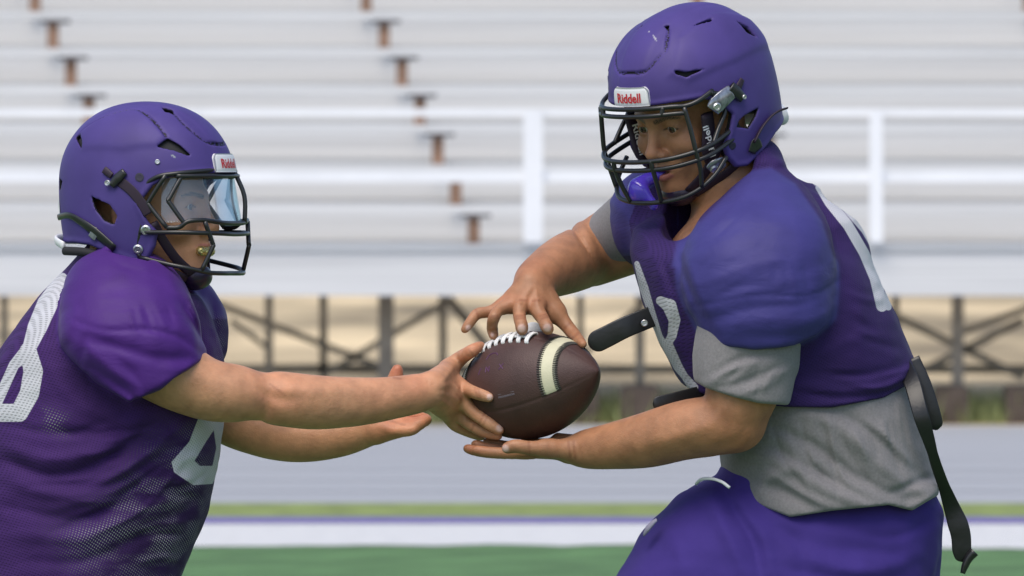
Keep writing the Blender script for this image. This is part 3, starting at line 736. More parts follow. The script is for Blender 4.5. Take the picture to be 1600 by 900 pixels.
# clear shield with a faint mirror
mv = bpy.data.materials.new('eye_shield'); mv.use_nodes = True; nn = mv.node_tree; nn.nodes.clear()
o_ = nn.nodes.new('ShaderNodeOutputMaterial'); tb = nn.nodes.new('ShaderNodeBsdfTransparent'); tb.inputs[0].default_value = (.97, .98, .99, 1)
gl = nn.nodes.new('ShaderNodeBsdfGlossy'); gl.inputs['Roughness'].default_value = .06; gl.inputs[0].default_value = (.62, .80, .95, 1)
lw = nn.nodes.new('ShaderNodeLayerWeight'); lw.inputs[0].default_value = .42
mrn = nn.nodes.new('ShaderNodeMapRange'); mrn.inputs['From Min'].default_value = .25; mrn.inputs['To Min'].default_value = .05; mrn.inputs['To Max'].default_value = .85; nn.links.new(lw.outputs['Facing'], mrn.inputs[0])
mxs = nn.nodes.new('ShaderNodeMixShader'); nn.links.new(mrn.outputs[0], mxs.inputs[0]); nn.links.new(tb.outputs[0], mxs.inputs[1]); nn.links.new(gl.outputs[0], mxs.inputs[2]); tl = nn.nodes.new('ShaderNodeBsdfTranslucent'); tl.inputs[0].default_value = (.8, .88, .95, 1); df = nn.nodes.new('ShaderNodeBsdfDiffuse'); df.inputs[0].default_value = (.8, .88, .95, 1)
ad = nn.nodes.new('ShaderNodeMixShader'); ad.inputs[0].default_value = .5; nn.links.new(tl.outputs[0], ad.inputs[1]); nn.links.new(df.outputs[0], ad.inputs[2])
mx2 = nn.nodes.new('ShaderNodeMixShader'); mx2.inputs[0].default_value = .07; nn.links.new(mxs.outputs[0], mx2.inputs[1]); nn.links.new(ad.outputs[0], mx2.inputs[2]); nn.links.new(mx2.outputs[0], o_.inputs[0])
M_visor = mv

# ================================================================ HEADS AND HANDS
def head_prims():
    add = []; 
    add += [(ell((-8, 0, 2), (96, 76, 92)), 8), (ell((32, 0, -60), (66, 60, 82)), 30), (cap((20, 48, -90), (72, 17, -134), 22, 17), 20), (cap((20, -48, -90), (72, -17, -134), 22, 17), 20)]
    add += [(ell((82, 0, -133), (19, 22, 17)), 14), (cap((92, 8, -20), (72, 48, -20), 10, 9), 12), (cap((92, -8, -20), (72, -48, -20), 10, 9), 12)]
    add += [(ell((70, 38, -66), (24, 23, 22)), 16), (ell((70, -38, -66), (24, 23, 22)), 16), (ell((80, 0, -102), (22, 31, 27)), 14)]
    subs = [(ell((100, s*31, -36), (15, 16, 10)), 9) for s in (1, -1)]
    add2 = [(ell((79.5, s*31, -37), (15.4, 15.4, 14.6)), 5) for s in (1, -1)]
    add2 += [(cap((94, 0, -28), (113, 0, -66), 6.5, 9), 12), (ell((113, 0, -70), (12, 11.5, 10)), 6), (ell((103, 13, -75), (10, 7.5, 7.5)), 5), (ell((103, -13, -75), (10, 7.5, 7.5)), 5), (cap((104, 0, -80), (100, 0, -93), 5, 4), 6)]
    add2 += [(cap((104, 3, -97), (91, 24, -104), 5.2, 2.6), 5), (cap((104, -3, -97), (91, -24, -104), 5.2, 2.6), 5), (cap((103, 0, -112), (90, 21, -107), 6.2, 3), 5), (cap((103, 0, -112), (90, -21, -107), 6.2, 3), 5)]
    subs2 = [(ell((97, s*30, -37.5), (12, 13.5, 5.6)), 2) for s in (1, -1)]+[(ell((109, s*7, -82), (4, 3.4, 3)), 2) for s in (1, -1)]+[(ell((106, 0, -104.5), (13, 20, 2.4)), 2)]
    ears = [(ell((-6, s*80, -48), (17, 7, 30)), 6) for s in (1, -1)]
    return add, subs, add2, subs2, ears
def head_into(Fd, c0, M):
    add, subs, add2, subs2, ears = head_prims()
    for p, k in add: Fd.u(local([p], c0, M), k)
    for p, k in subs: Fd.sub(local([p], c0, M), k)
    for p, k in add2: Fd.u(local([p], c0, M), k)
    for p, k in subs2: Fd.sub(local([p], c0, M), k)
    for p, k in ears: Fd.u(local([p], c0, M), k)
def g3(V, c, r): return np.exp(-(np.linalg.norm(V-np.array(c, float), axis=1)/r)**2)
def skin_paint(V, base, nails, reds, c0, M, lipcol, creases=()):
    col = np.tile(np.array(base), (len(V), 1)); L_ = (V-c0)@M
    near = np.linalg.norm(L_-[20, 0, -50], axis=1) < 190
    def mixc(w_, c): 
        w_ = np.clip(w_, 0, 1)[:, None]; col[:] = col*(1-w_)+np.array(c)*w_
    for c, r, a in reds: mixc(g3(V, c, r)*a, np.array(base)*np.array([1.12, .72, .68]))
    for c, r in nails:
        d = np.linalg.norm((V-np.array(c, float)), axis=1); mixc(1/(1+np.exp(np.clip((d-r*1.25)/.6, -30, 30))), (.68, .46, .40))
    for a, b in creases:
        d = line_sd(V[:, 0], V[:, 1], [a, b], .7); mixc(np.clip(1.3-d*.7, 0, 1)*.55*(V[:, 2] < 40), np.array(base)*[.62, .5, .48])
    mot = np.sin(V[:, 0]/5.3+V[:, 2]/7.1)*np.sin(V[:, 1]/6.1-V[:, 2]/4.7+1)*np.sin(V[:, 0]/13+V[:, 1]/11); mixc(np.clip(mot, 0, 1)*.22, np.array(base)*[.86, .72, .66])
    m = near
    l = np.abs(L_)
    lip = np.minimum(np.linalg.norm((L_-[101, 0, -99])/[12, 22, 4.8], axis=1), np.linalg.norm((L_-[101, 0, -111])/[12, 19, 5.6], axis=1))
    mixc(m*np.clip((1.25-lip)*3, 0, 1)*.9*(L_[:, 0] > 80), lipcol)
    for s in (1, -1):
        bd = line_sd(L_[:, 1], L_[:, 2], [(s*12, -21), (s*30, -16.5), (s*48, -20)], [3.6, 3.2, 1.4]); nz = .75+.25*np.sin(L_[:, 1]*2.2+L_[:, 2])
        mixc(m*(L_[:, 0] > 60)*np.clip((1-bd)*.6, 0, 1)*nz, (.022, .014, .012))
        ld = line_sd(L_[:, 1], L_[:, 2], [(s*17, -37), (s*30, -33.2), (s*43, -37)], .5)
        mixc(m*(L_[:, 0] > 70)*np.clip((1.3-ld)*.8, 0, 1), (.03, .018, .014))
        mixc(m*(L_[:, 0] > 70)*g3(L_, (94, s*31, -44), 12)*.35, np.array(base)*.55)
    mixc(m*(L_[:, 2] > 30), (.02, .015, .013))
    return col
def eyes(parent, c0, M, gaze=0):
    for s in (1, -1):
        n, q = 22, 14; V = []; col = []
        gz_ = c3(math.cos(gaze), math.sin(gaze), -.04); gz_ /= np.linalg.norm(gz_)
        u = np.cross(gz_, [0, 0, 1]); u /= np.linalg.norm(u); v = np.cross(u, gz_)
        for i in range(q*2+1):
            a = math.pi*i/(q*2)
            for j in range(n):
                b = 2*math.pi*j/n; V.append(c3(79, s*31, -37)+13.2*(math.cos(a)*gz_+math.sin(a)*(math.cos(b)*u+math.sin(b)*v)))
                k = math.degrees(a); col.append((.008, .006, .006) if k < 11.5 else ((.045, .022, .012) if k < 26 else (.48, .42, .40)))
        F = [(i*n+j, i*n+(j+1) % n, (i+1)*n+(j+1) % n, (i+1)*n+j) for i in range(q*2) for j in range(n)]
        mesh_obj('eye', world(c0+np.array(V)@M.T), F, M_eye, parent, {'Col': np.array(col)})
M_eye = mat('eyeball', (.5, .5, .5), .12, attr='Col', coat=.6)
M_skin_r = mat('tanned_skin', (.4, .2, .12), .50, spec=.4, attr='Col', noise=(34, .20), sss=.10, bump=[('noise', 35, .35, .004), ('noise', 160, .4, .0014), ('voronoi', 600, .35, .0006)])
M_skin_l = M_skin_r
# ================================================================ PLAYER RECEIVING THE BALL (right)
def hem_fn(pts, keep=1):
    A = np.array(pts, float)
    return lambda P: (P[..., 1]-np.interp(P[..., 0], A[:, 0], A[:, 1]))*keep
def digit(F_, pts, rr, k=7):
    rr = [r_*(.96 if i == 0 else .9) for i, r_ in enumerate(rr)]
    for i, p in enumerate(chain(pts, rr)): F_.u(p, k if i == 0 else 3)
def bd(px, py, r, lift=0):
    d = ball_depth(px, py); return (d if d is not None else 0)-r*.8-lift
SKIN_R = (.385, .182, .094); SKIN_L = (.515, .258, .145)
pr = thing('person', world(c3(1260, 1745, 0)), 'player in purple jersey over a grey shirt, one hand above and one below the ball', 'person')
c0, Mh = frame('right'); ch = c0+Mh@c3(8, 0, 0)
Fb = Field()
Fb.u([loft([(300, 1120, 1235, 30, 50), (340, 1080, 1280, 20, 100), (400, 1040, 1340, 5, 150), (500, 1050, 1370, 0, 150), (620, 1120, 1410, 0, 125), (740, 1165, 1435, 0, 112), (860, 1140, 1430, 0, 112)])], 5)
head_into(Fb, ch, Mh)
Fb.u(cap((1165, 345, 30), (1108, 215, 20), 74, 60), 22)
# legs, in a stride
for pts, rr in (([(1190, 915, -40), (985, 1190, -90), (1090, 1610, -80)], [78, 58, 40]), ([(1370, 880, 50), (1430, 1230, 70), (1570, 1600, 70)], [92, 58, 40])):
    Fb.u(chain(pts, rr), 20)
Fb.u(cap((1090, 1640, -80), (990, 1716, -95), 38, 28), 15); Fb.u(cap((1570, 1640, 70), (1480, 1716, 60), 38, 28), 15)
# near arm: shoulder, elbow, forearm
Fb.u(chain([(1185, 430, -150), (1172, 560, -178), (1145, 662, -182)], [62, 60, 43]), 15)
Fb.u(ell((1150, 668, -176), (44, 36, 40)), 14)
Fb.u(chain([(1125, 665, -176), (1070, 672, -150), (1010, 688, -115), (950, 698, -75), (905, 703, -48)], [44, 43, 40, 32, 25]), 10)
Fb.u(cap((930, 706, -52), (890, 707, -30), 21, 18), 8)
# near hand, palm up under the ball
for a, b, r0, r1 in (((905, 702, -58), (826, 702, -38), 17, 13), ((900, 703, -38), (818, 704, -18), 17, 12), ((900, 702, -18), (816, 702, 2), 15, 12), ((900, 698, 0), (822, 696, 22), 14, 11)): Fb.u(cap(a, b, r0, r1), 9)
Fb.u(cap((893, 692, -8), (872, 686, 6), 14, 10), 8)
Fb.u(cap((898, 703, -62), (850, 700, -72), 17, 14), 9)
digit(Fb, [(860, 701, -72), (828, 700, -82), (806, 697, -84), (792, 700, -82)], [14, 11.5, 11, 9.5], 8)          # thumb
digit(Fb, [(830, 706, -42), (790, 708, -44), (760, 706, -44), (742, 703, -42)], [11.5, 9.5, 8.8, 7.4])
digit(Fb, [(822, 706, -20), (778, 708, -22), (748, 705, -22), (730, 701, -22)], [11.5, 9.5, 8.8, 7.4])
digit(Fb, [(820, 703, 0), (782, 702, 2), (756, 698, 2), (742, 694, 2)], [11, 9.2, 8.4, 7.2])
digit(Fb, [(824, 698, 20), (795, 697, 25), (772, 693, 27), (760, 690, 28)], [10, 8.4, 7.6, 6.6])
# far arm: comes round behind and forward again over the ball
Fb.u(chain([(1080, 335, 150), (1000, 362, 205), (925, 396, 235)], [62, 56, 47]), 14)
Fb.u(ell((925, 398, 225), (44, 44, 44)), 14)
Fb.u(chain([(915, 400, 215), (880, 415, 140), (850, 430, 75), (830, 445, 30)], [46, 42, 33, 27]), 12)
# far hand on top of the ball
W_ = c3(829, 448, 22)
kn = [c3(787, 478, 12), c3(801, 476, 2), c3(818, 477, -4), c3(838, 478, -4)]
for k_, r_ in zip(kn, (13, 14, 15, 15)): Fb.u(cap(W_, k_, 23, r_), 7)
digit(Fb, [kn[0], (765, 487, 6), (746, 490, 0), (735, 503, -8), (726, 515, -10)], [12, 9.5, 9, 8, 6.6])
d3 = bd(770, 533, 8)
digit(Fb, [kn[1], (780, 484, -12), (771, 499, -24), (769, 513, d3+14), (772, 526, d3+2)], [13, 10, 9.5, 9, 7.6])
d3 = bd(816, 527, 8)
digit(Fb, [kn[2], (812, 484, -22), (812, 497, -34), (815, 508, d3-2), (816, 516, d3-2)], [13, 11, 10, 10, 9])
d3 = bd(855, 529, 8)
digit(Fb, [kn[3], (840, 486, -20), (848, 498, -32), (853, 508, d3-3), (857, 515, d3-2)], [14, 11.5, 10.5, 10.2, 9])
Fb.u(cap((845, 455, 22), (868, 488, 14), 20, 17), 10)
digit(Fb, [(868, 488, 12), (885, 508, 4), (898, 524, -12), (911, 538, bd(911, 545, 7)+4)], [15, 11.5, 10.5, 7.2], 9)
for a, b in zip(kn, kn[1:]): Fb.u(cap(W_*.4+a*.6, W_*.4+b*.6, 13, 13), 8)
Fb.disp(folds([([(900, 352), (912, 378), (928, 405), (945, 432)], -5, 3.5), ([(915, 350), (930, 380), (945, 410)], 3, 6), ([(829, 450), (812, 462), (790, 476)], 1.6, 3.5), ([(831, 452), (816, 464), (803, 476)], 1.3, 3), ([(834, 450), (822, 464), (818, 478)], 1.6, 3.2), ([(838, 450), (838, 464), (839, 478)], 1.6, 3.2), ([(845, 452), (860, 478), (880, 505)], 1.4, 4),
    ([(884, 690), (889, 702), (884, 714)], -1.2, 2), ([(894, 690), (899, 702), (894, 716)], -1, 2), ([(1110, 640), (1060, 668), (990, 690)], 2.5, 12), ([(1150, 650), (1130, 680), (1080, 700)], -2, 9), ([(810, 470), (811, 474)], 2, 6), ([(836, 470), (838, 474)], 2, 6)], .4))
Vb, Fc_ = mesh_field(Fb, (700, 0, -290), (1680, 1760, 310), 2.3, 3)
print('body', len(Vb))
nails = [((732, 512, -17), 3.6), ((767, 522, bd(770, 533, 8)-6), 4.2), ((815, 513, bd(816, 527, 8)-11), 5.2), ((855, 512, bd(855, 529, 8)-11), 5.2), ((788, 701, -91), 5.5)]
reds = [(k_, 14, .5) for k_ in kn]+[((816, 500, -35), 9, .5), ((850, 500, -35), 9, .5), ((1160, 690, -200), 45, .3), ((740, 702, -30), 25, .5), ((830, 430, 40), 30, .35)]
cr = [((806, 494), (819, 493)), ((807, 498), (819, 497)), ((844, 494), (857, 490)), ((846, 498), (858, 494)), ((765, 495), (777, 493)), ((766, 499), (778, 497)), ((743, 483), (748, 497)), ((890, 505), (882, 513)), ((903, 521), (895, 528)), ((888, 690), (891, 714)), ((896, 690), (899, 716)), ((812, 469), (822, 469)), ((832, 470), (843, 469)), ((826, 690), (828, 710)), ((904, 356), (944, 432))]
col = skin_paint(Vb, SKIN_R, nails, reds, ch, Mh, (.30, .10, .085), cr)
mesh_obj('body', world(Vb), Fc_, M_skin_r, pr, {'Col': col})
eyes(pr, ch, Mh, .08)
hr, toPr, _ = make_helmet('right', pr, M_shell)
# mouthguard held at the mask
Fm = Field().u(chain([(100, -4, -107), (122, -14, -108), (146, -24, -112)], [6, 8, 10]), 6).u(ell((150, -22, -122), (14, 18, 20)), 8).u(cap((150, -14, -118), (146, 0, -146), 9, 8), 8)
Vm, F_m = mesh_field(Fm, (85, -50, -165), (180, 25, -90), 2.0, 3)
mesh_obj('mouthguard', world(toPr(Vm)), F_m, mat('blue_mouthguard', (.09, .05, .55), .2, coat=.6), pr)

# jersey -----------------------------------------------------------------
M_jersey = jersey_mat('jersey_cloth')
fol = [([(1196, 242), (1150, 292), (1098, 348), (1064, 374)], 4, 4), ([(1202, 252), (1160, 300), (1108, 356), (1070, 386)], -3, 3), ([(1204, 250), (1246, 287), (1288, 346), (1303, 402)], -3, 3), ([(1064, 470), (1150, 452), (1230, 448), (1304, 432)], -3, 3),
       ([(1062, 438), (1100, 425), (1150, 405), (1200, 395)], 4, 9), ([(1075, 465), (1130, 440), (1190, 430)], -3.5, 8), ([(1085, 490), (1150, 470), (1230, 460), (1300, 430)], -5, 9), ([(1085, 505), (1160, 490), (1240, 485), (1302, 462)], 3, 8),
       ([(1100, 350), (1130, 330), (1190, 300)], 2.5, 8), ([(1088, 400), (1110, 375), (1140, 350)], 3, 6), ([(1075, 415), (1100, 385), (1125, 362)], -3, 5), ([(1215, 400), (1222, 425), (1226, 450)], 3, 6), ([(1238, 395), (1243, 420), (1245, 450)], -2.5, 5), ([(1190, 400), (1194, 430)], -2.5, 6),
       ([(1120, 520), (1180, 515), (1240, 508), (1290, 485)], -2.5, 8), ([(1130, 500), (1200, 500), (1280, 480)], 2, 7), ([(1150, 440), (1200, 425), (1260, 415), (1295, 400)], 2, 10), ([(1225, 590), (1300, 605), (1380, 590), (1430, 560)], 4, 7), ([(1230, 605), (1300, 618), (1380, 603), (1434, 572)], -3.5, 5), ([(1250, 570), (1320, 580), (1400, 560)], -3, 8),
       ([(1300, 400), (1330, 470), (1340, 550)], 2.5, 14), ([(1310, 350), (1355, 430), (1375, 530)], -2.5, 10), ([(1255, 555), (1330, 520), (1400, 500)], 2.5, 10), ([(960, 320), (985, 340), (1005, 380)], 3, 8), ([(1025, 400), (1040, 440), (1055, 500), (1075, 560)], -4, 9), ([(1000, 350), (1010, 400), (1030, 470), (1050, 540)], 3, 9), ([(1060, 380), (1052, 420), (1075, 480), (1100, 530)], -6, 8)]
Fj = Field()
Fj.u(loft([(300, 1110, 1283, 70, 60), (340, 1015, 1313, 45, 95), (380, 985, 1343, 20, 150), (420, 990, 1366, 8, 188), (470, 1003, 1390, 0, 195), (530, 1028, 1416, 0, 188), (580, 1053, 1433, 0, 178), (600, 1064, 1437, 0, 176), (650, 1080, 1430, 0, 170)]), 4)
Fj.u([cap((1180, 285, 25), (1262, 400, 0), 42, 95), ell((1022, 342, 165), (72, 82, 115)), ell((1060, 330, 120), (80, 60, 90))], 22)
Fj.u(ell((1190, 262, 40), (36, 46, 90)), 20)
Sh = Field().u(loft([(262, 1178, 1228, -20, 40), (285, 1150, 1252, -50, 70), (310, 1124, 1272, -75, 90), (340, 1094, 1291, -115, 105), (380, 1072, 1302, -140, 115), (420, 1060, 1306, -150, 120), (460, 1064, 1306, -155, 119), (500, 1082, 1301, -160, 112), (530, 1098, 1280, -165, 100), (560, 1110, 1260, -165, 86)]), 3)
Sh.cut(hem_fn([(1040, 470), (1085, 528), (1120, 541), (1180, 547), (1240, 540), (1275, 524), (1304, 498)]), 5)
Fj.grp(Sh, 16)
Fj.sub([cap((1120, 345, 10), (1105, 250, -10), 80, 78), ell((1058, 345, -60), (26, 38, 60))], 8)
fol += fan(3, 9, [(1430, 560), (1425, 600)], [(1240, 560), (1240, 628)], 2.2, 5, .06)+fan(5, 7, [(1300, 500), (1300, 440)], [(1425, 560), (1395, 430)], 1.8, 8)+fan(11, 9, [(1080, 440), (1085, 490)], [(1230, 330), (1300, 470)], .9, 6, -.05)+fan(12, 6, [(1000, 360), (1060, 360)], [(1040, 560), (1090, 540)], 2, 6)
Fj.disp(folds([(a_, b_*(.55 if max(q_[0] for q_ in a_) < 1306 and a_[0][1] < 540 and a_[0][0] > 1055 else 1), c_) for a_, b_, c_ in fol]))
Fj.cut(hem_fn([(1000, 560), (1060, 596), (1085, 612), (1150, 629), (1230, 636), (1300, 637), (1380, 622), (1440, 590)]), 5)
Vj, F_j = mesh_field(Fj, (930, 200, -300), (1460, 680, 310), 3.0, 3)
x, y, z = Vj.T
YOKE, MESHC = np.array((.046, .040, .185)), np.array((.032, .014, .098))
shv = Sh.at(Vj); yk = 1/(1+np.exp(np.clip((shv-5)/1.2, -30, 30)))
seam = poly_sd(x, y, [(1060, 345), (1095, 345), (1172, 266), (1205, 262), (1243, 287), (1284, 345), (1302, 400), (1330, 430), (1320, 560), (1040, 560), (1040, 450), (1030, 400)])
yk = yk/(1+np.exp(np.clip(seam/1.2, -30, 30)))
chest = 1/(1+np.exp(np.clip(poly_sd(x, y, [(1058, 376), (1095, 345), (1130, 400), (1080, 450), (1050, 415)])/1.5, -30, 30)))*(z < 60); yk = np.maximum(yk, chest)
farsh = (z > 60)*(y < 400)*(x < 1060); yk = np.maximum(yk, farsh*.75)
colj = YOKE*yk[:, None]+MESHC*(1-yk[:, None])
coll = line_sd(x, y, [(1052, 380), (1096, 350), (1192, 248)], 5)
num = np.minimum.reduce([line_sd(x, y, [(995, 412), (1006, 450), (1016, 482), (1030, 525), (1058, 575), (1085, 605)], [4, 7, 6, 5, 5, 6]), line_sd(x, y, [(1032, 470), (1046, 478), (1054, 500), (1050, 525), (1044, 535), (1060, 572), (1078, 602)], [7, 11, 9, 7, 6, 6, 5])])
num = np.where((z < 120) & (x < 1100), num, 50)
nb2 = np.minimum.reduce([line_sd(x, y, [(1278, 293), (1296, 316), (1325, 352), (1350, 395), (1368, 435), (1378, 478)], [4, 8, 8, 8, 9, 9]), line_sd(x, y, [(1318, 322), (1352, 360), (1374, 400), (1388, 450), (1388, 480)], [5, 6, 5, 5, 5]), line_sd(x, y, [(1238, 240), (1262, 265), (1275, 285)], 5)])
num = np.where(x > 1220, np.where(yk > .5, 50, nb2), num)
mesh_obj('jersey', world(Vj), F_j, M_jersey, pr, {'Col': colj, 'num': num, 'mesh': (1-yk)*.85, 'thin': np.zeros(len(Vj))})
print('jersey', len(Vj))
# grey shirt ----------------------------------------------------------------
M_grey = mat('heather_grey_jersey_knit', (.195, .185, .19), .85, noise=(260, .12), sheen=.15, bump=[('noise', 38, .4, .004), ('noise', 500, .4, .0008)])
gf = [([(1160, 700), (1220, 720), (1300, 770), (1380, 790)], 6, 12), ([(1150, 740), (1210, 760), (1260, 790)], -6, 10), ([(1200, 660), (1260, 690), (1330, 740), (1400, 770)], -7, 9), ([(1240, 640), (1300, 665), (1370, 720), (1440, 770)], 6, 12), ([(1300, 640), (1370, 680), (1430, 740)], -6, 8), ([(1340, 650), (1390, 690), (1450, 760)], 5, 8), ([(1400, 640), (1410, 700), (1450, 770)], -4, 8), ([(1405, 785), (1430, 780), (1455, 765)], 7, 9), ([(1170, 770), (1190, 740), (1240, 720)], 4, 9),
      ([(1200, 690), (1270, 735), (1350, 780)], -4, 7), ([(1180, 720), (1250, 770), (1300, 792)], 4, 6), ([(1380, 760), (1410, 750), (1455, 745)], -5, 6),
      ([(1090, 590), (1120, 570), (1160, 555)], 4, 7), ([(1100, 575), (1140, 550), (1180, 545)], -4, 6), ([(1100, 600), (1150, 585), (1200, 560)], -3.5, 6), ([(1130, 610), (1180, 590), (1220, 560)], 3, 7), ([(1094, 604), (1140, 614), (1190, 622), (1235, 622)], -2.5, 3), ([(1240, 545), (1235, 590), (1228, 620)], 3, 6)]
Ft = Field().u(loft([(540, 1080, 1385, 0, 150), (590, 1080, 1420, 0, 158), (640, 1108, 1443, 0, 160), (680, 1120, 1455, 0, 165), (715, 1125, 1463, 0, 165), (745, 1128, 1467, 0, 166), (775, 1136, 1466, 0, 172), (860, 1136, 1462, 0, 174)]), 4)
Ft.u(ell((1436, 768, -60), (28, 20, 60)), 14)
gf += fan(7, 13, [(1170, 650), (1420, 610)], [(1230, 790), (1455, 740)], 3.2, 5, .05)+fan(8, 6, [(1090, 600), (1180, 620)], [(1150, 548), (1235, 560)], 1.8, 4)
gdsp = folds([(a_, b_*(1.15 if a_[0][1] > 630 else 1.0), c_) for a_, b_, c_ in gf], 1.2)
Ft.disp(gdsp)
Ft.cut(hem_fn([(1100, 715), (1125, 735), (1142, 762), (1167, 782), (1235, 808), (1300, 798), (1389, 789), (1425, 798), (1458, 778), (1480, 770)]), 5)
sl_ = Field().u(loft([(470, 1095, 1262, -165, 75), (540, 1084, 1252, -172, 76), (570, 1082, 1247, -176, 74), (600, 1086, 1240, -178, 72), (660, 1100, 1230, -180, 70)]), 3)
sl_.disp(gdsp)
sl_.cut(hem_fn([(1070, 586), (1085, 596), (1105, 607), (1145, 620), (1185, 630), (1240, 634)]), 4)
Ft.grp(sl_, 0)
fs_ = Field().u(cap((1000, 345, 165), (955, 376, 222), 58, 50), 3); nn_ = c3(-.62, .42, .66); fs_.cut(lambda P: (P-c3(958, 374, 218))@nn_, 4)
Ft.grp(fs_, 0)
Vt_, F_t = mesh_field(Ft, (890, 290, -300), (1490, 830, 300), 3.0, 3)
mesh_obj('undershirt', world(Vt_), F_t, M_grey, pr)
# shorts -----------------------------------------------------------------
M_shorts = mat('purple_shorts_cloth', (.048, .028, .195), .8, spec=.2, sheen=.03, noise=(9, .10), bump=[('noise', 30, .35, .004), ('voronoi', 900, .3, .0005)])
sf = [([(1120, 750), (1135, 790), (1165, 840), (1180, 900)], -8, 9), ([(1100, 770), (1120, 820), (1160, 900)], 6, 10), ([(1135, 770), (1180, 830), (1200, 900)], 4, 9), ([(1075, 770), (1100, 830), (1130, 900)], -3, 9), ([(1200, 820), (1280, 850), (1400, 850)], -3.5, 12), ([(1220, 850), (1330, 885), (1440, 860)], 3.5, 12), ([(1300, 815), (1380, 830), (1465, 810)], -3, 8), ([(1030, 820), (1050, 860), (1060, 900)], 3, 12), ([(1200, 870), (1300, 900), (1400, 895)], -3, 9), ([(1180, 800), (1230, 840), (1250, 900)], -4, 8)]
Fs = Field().u(loft([(715, 1130, 1450, 0, 140), (740, 1118, 1464, 0, 142), (758, 1085, 1462, 0, 132), (772, 1060, 1462, 0, 134), (798, 1036, 1473, 0, 146), (829, 1005, 1473, 0, 162), (864, 984, 1469, 0, 172), (900, 964, 1460, -5, 175), (950, 945, 1450, -8, 175), (1000, 1100, 1430, 0, 165)]), 4)
Fs.u(cap((1130, 885, -62), (1000, 1130, -90), 108, 90), 25); Fs.u(cap((1350, 860, 50), (1415, 1140, 66), 110, 86), 25)
Fs.cut(lambda P: -(P[..., 1]-722-np.interp(P[..., 0], [1080, 1115, 1140], [30, 8, 0])), 4)
Fs.cut(lambda P: P[..., 1]-1120, 4)
Fs.disp(folds(sf, 2))
Vs, F_s = mesh_field(Fs, (840, 700, -300), (1560, 1140, 300), 4.0, 3)
sh_ = mesh_obj('shorts', world(Vs), F_s, M_shorts, pr)
m = MB(); m.tube([(1088, 756, -100), (1096, 749, -128), (1112, 748, -150), (1128, 753, -164), (1140, 762, -170)], 2.6, n=8); m.build('drawstring', M_lace, sh_, xf=lambda v: v, smooth=True)
m = MB(); m.tube([(1006, 836, -100), (1012, 826, -110), (1020, 817, -116), (1026, 812, -120)], [3, 6, 5, 3], n=8, flat=(.5, 1)); m.build('hip_mark', mat('grey_print_cloth', (.30, .28, .38), .7), sh_, xf=lambda v: v, smooth=True)
# pad straps sticking out of the jersey ----------------------------------------
M_vinyl = mat('black_vinyl', (.010, .010, .011), .38, bump=[('noise', 120, .2, .002)])
def flap(pts, wd, th_, name, par=pr):
    """flat strap with rounded end, lying in the plane of the picture"""
    P = spline(np.array(pts, float), 8); n = len(P); T = np.gradient(P[:, :2], axis=0); T /= np.linalg.norm(T, axis=1)[:, None]; Nn = np.stack([-T[:, 1], T[:, 0]], 1)
    L_ = np.concatenate([[0], np.cumsum(np.linalg.norm(np.diff(P[:, :2], axis=0), axis=1))]); hw = np.interp(np.linspace(0, 1, n), np.linspace(0, 1, len(np.atleast_1d(wd))), np.atleast_1d(wd))
    endr = np.sqrt(np.clip(1-np.clip(1-L_/hw[0], 0, 1)**2, .02, 1)); hw = hw*endr
    V = []
    for i in range(n):
        for s_, q in ((-1, -.7), (-.85, -1), (.85, -1), (1, -.7), (1, .7), (.85, 1), (-.85, 1), (-1, .7)): V.append((P[i, 0]+Nn[i, 0]*hw[i]*s_, P[i, 1]+Nn[i, 1]*hw[i]*s_, P[i, 2]+q*th_/2))
    F = [(i*8+j, i*8+(j+1) % 8, (i+1)*8+(j+1) % 8, (i+1)*8+j) for i in range(n-1) for j in range(8)]+[tuple(range(8))[::-1], tuple((n-1)*8+j for j in range(8))]
    return mesh_obj(name, world(np.array(V)), F, M_vinyl, par)
fl = flap([(920, 540, -62), (928, 536, -64), (950, 525, -66), (980, 510, -66), (1025, 492, -50), (1060, 478, -40)], [17, 17, 16.5, 16], 5, 'pad_strap')
m = MB(); m.disc((1007, 505, -69), (0, 0, -1), 5.5, 3); m.build('snap', M_metal, fl, xf=lambda v: v)
flap([(1020, 632, -120), (1026, 631, -120), (1060, 624, -110), (1110, 612, -90)], [11, 12, 13], 5, 'pad_strap')
flap([(1464, 672, -60), (1455, 640, -62), (1442, 600, -58), (1425, 560, -50)], [12, 13, 13, 12], 6, 'back_plate')
flap([(1507, 878, -40), (1503, 862, -42), (1500, 830, -44), (1483, 782, -50), (1464, 730, -105), (1452, 690, -130), (1438, 645, -140), (1424, 595, -110), (1405, 560, -40)], [10, 15, 16, 9, 8, 12, 13, 13], 3.5, 'hanging_strap')
m = MB(); m.tube([(1523, 862, -44), (1514, 872, -44), (1508, 884, -44), (1504, 896, -44)], [8, 7, 6, 4], n=10); m.build('strap_buckle', M_bar, pr, xf=lambda v: v, smooth=True)
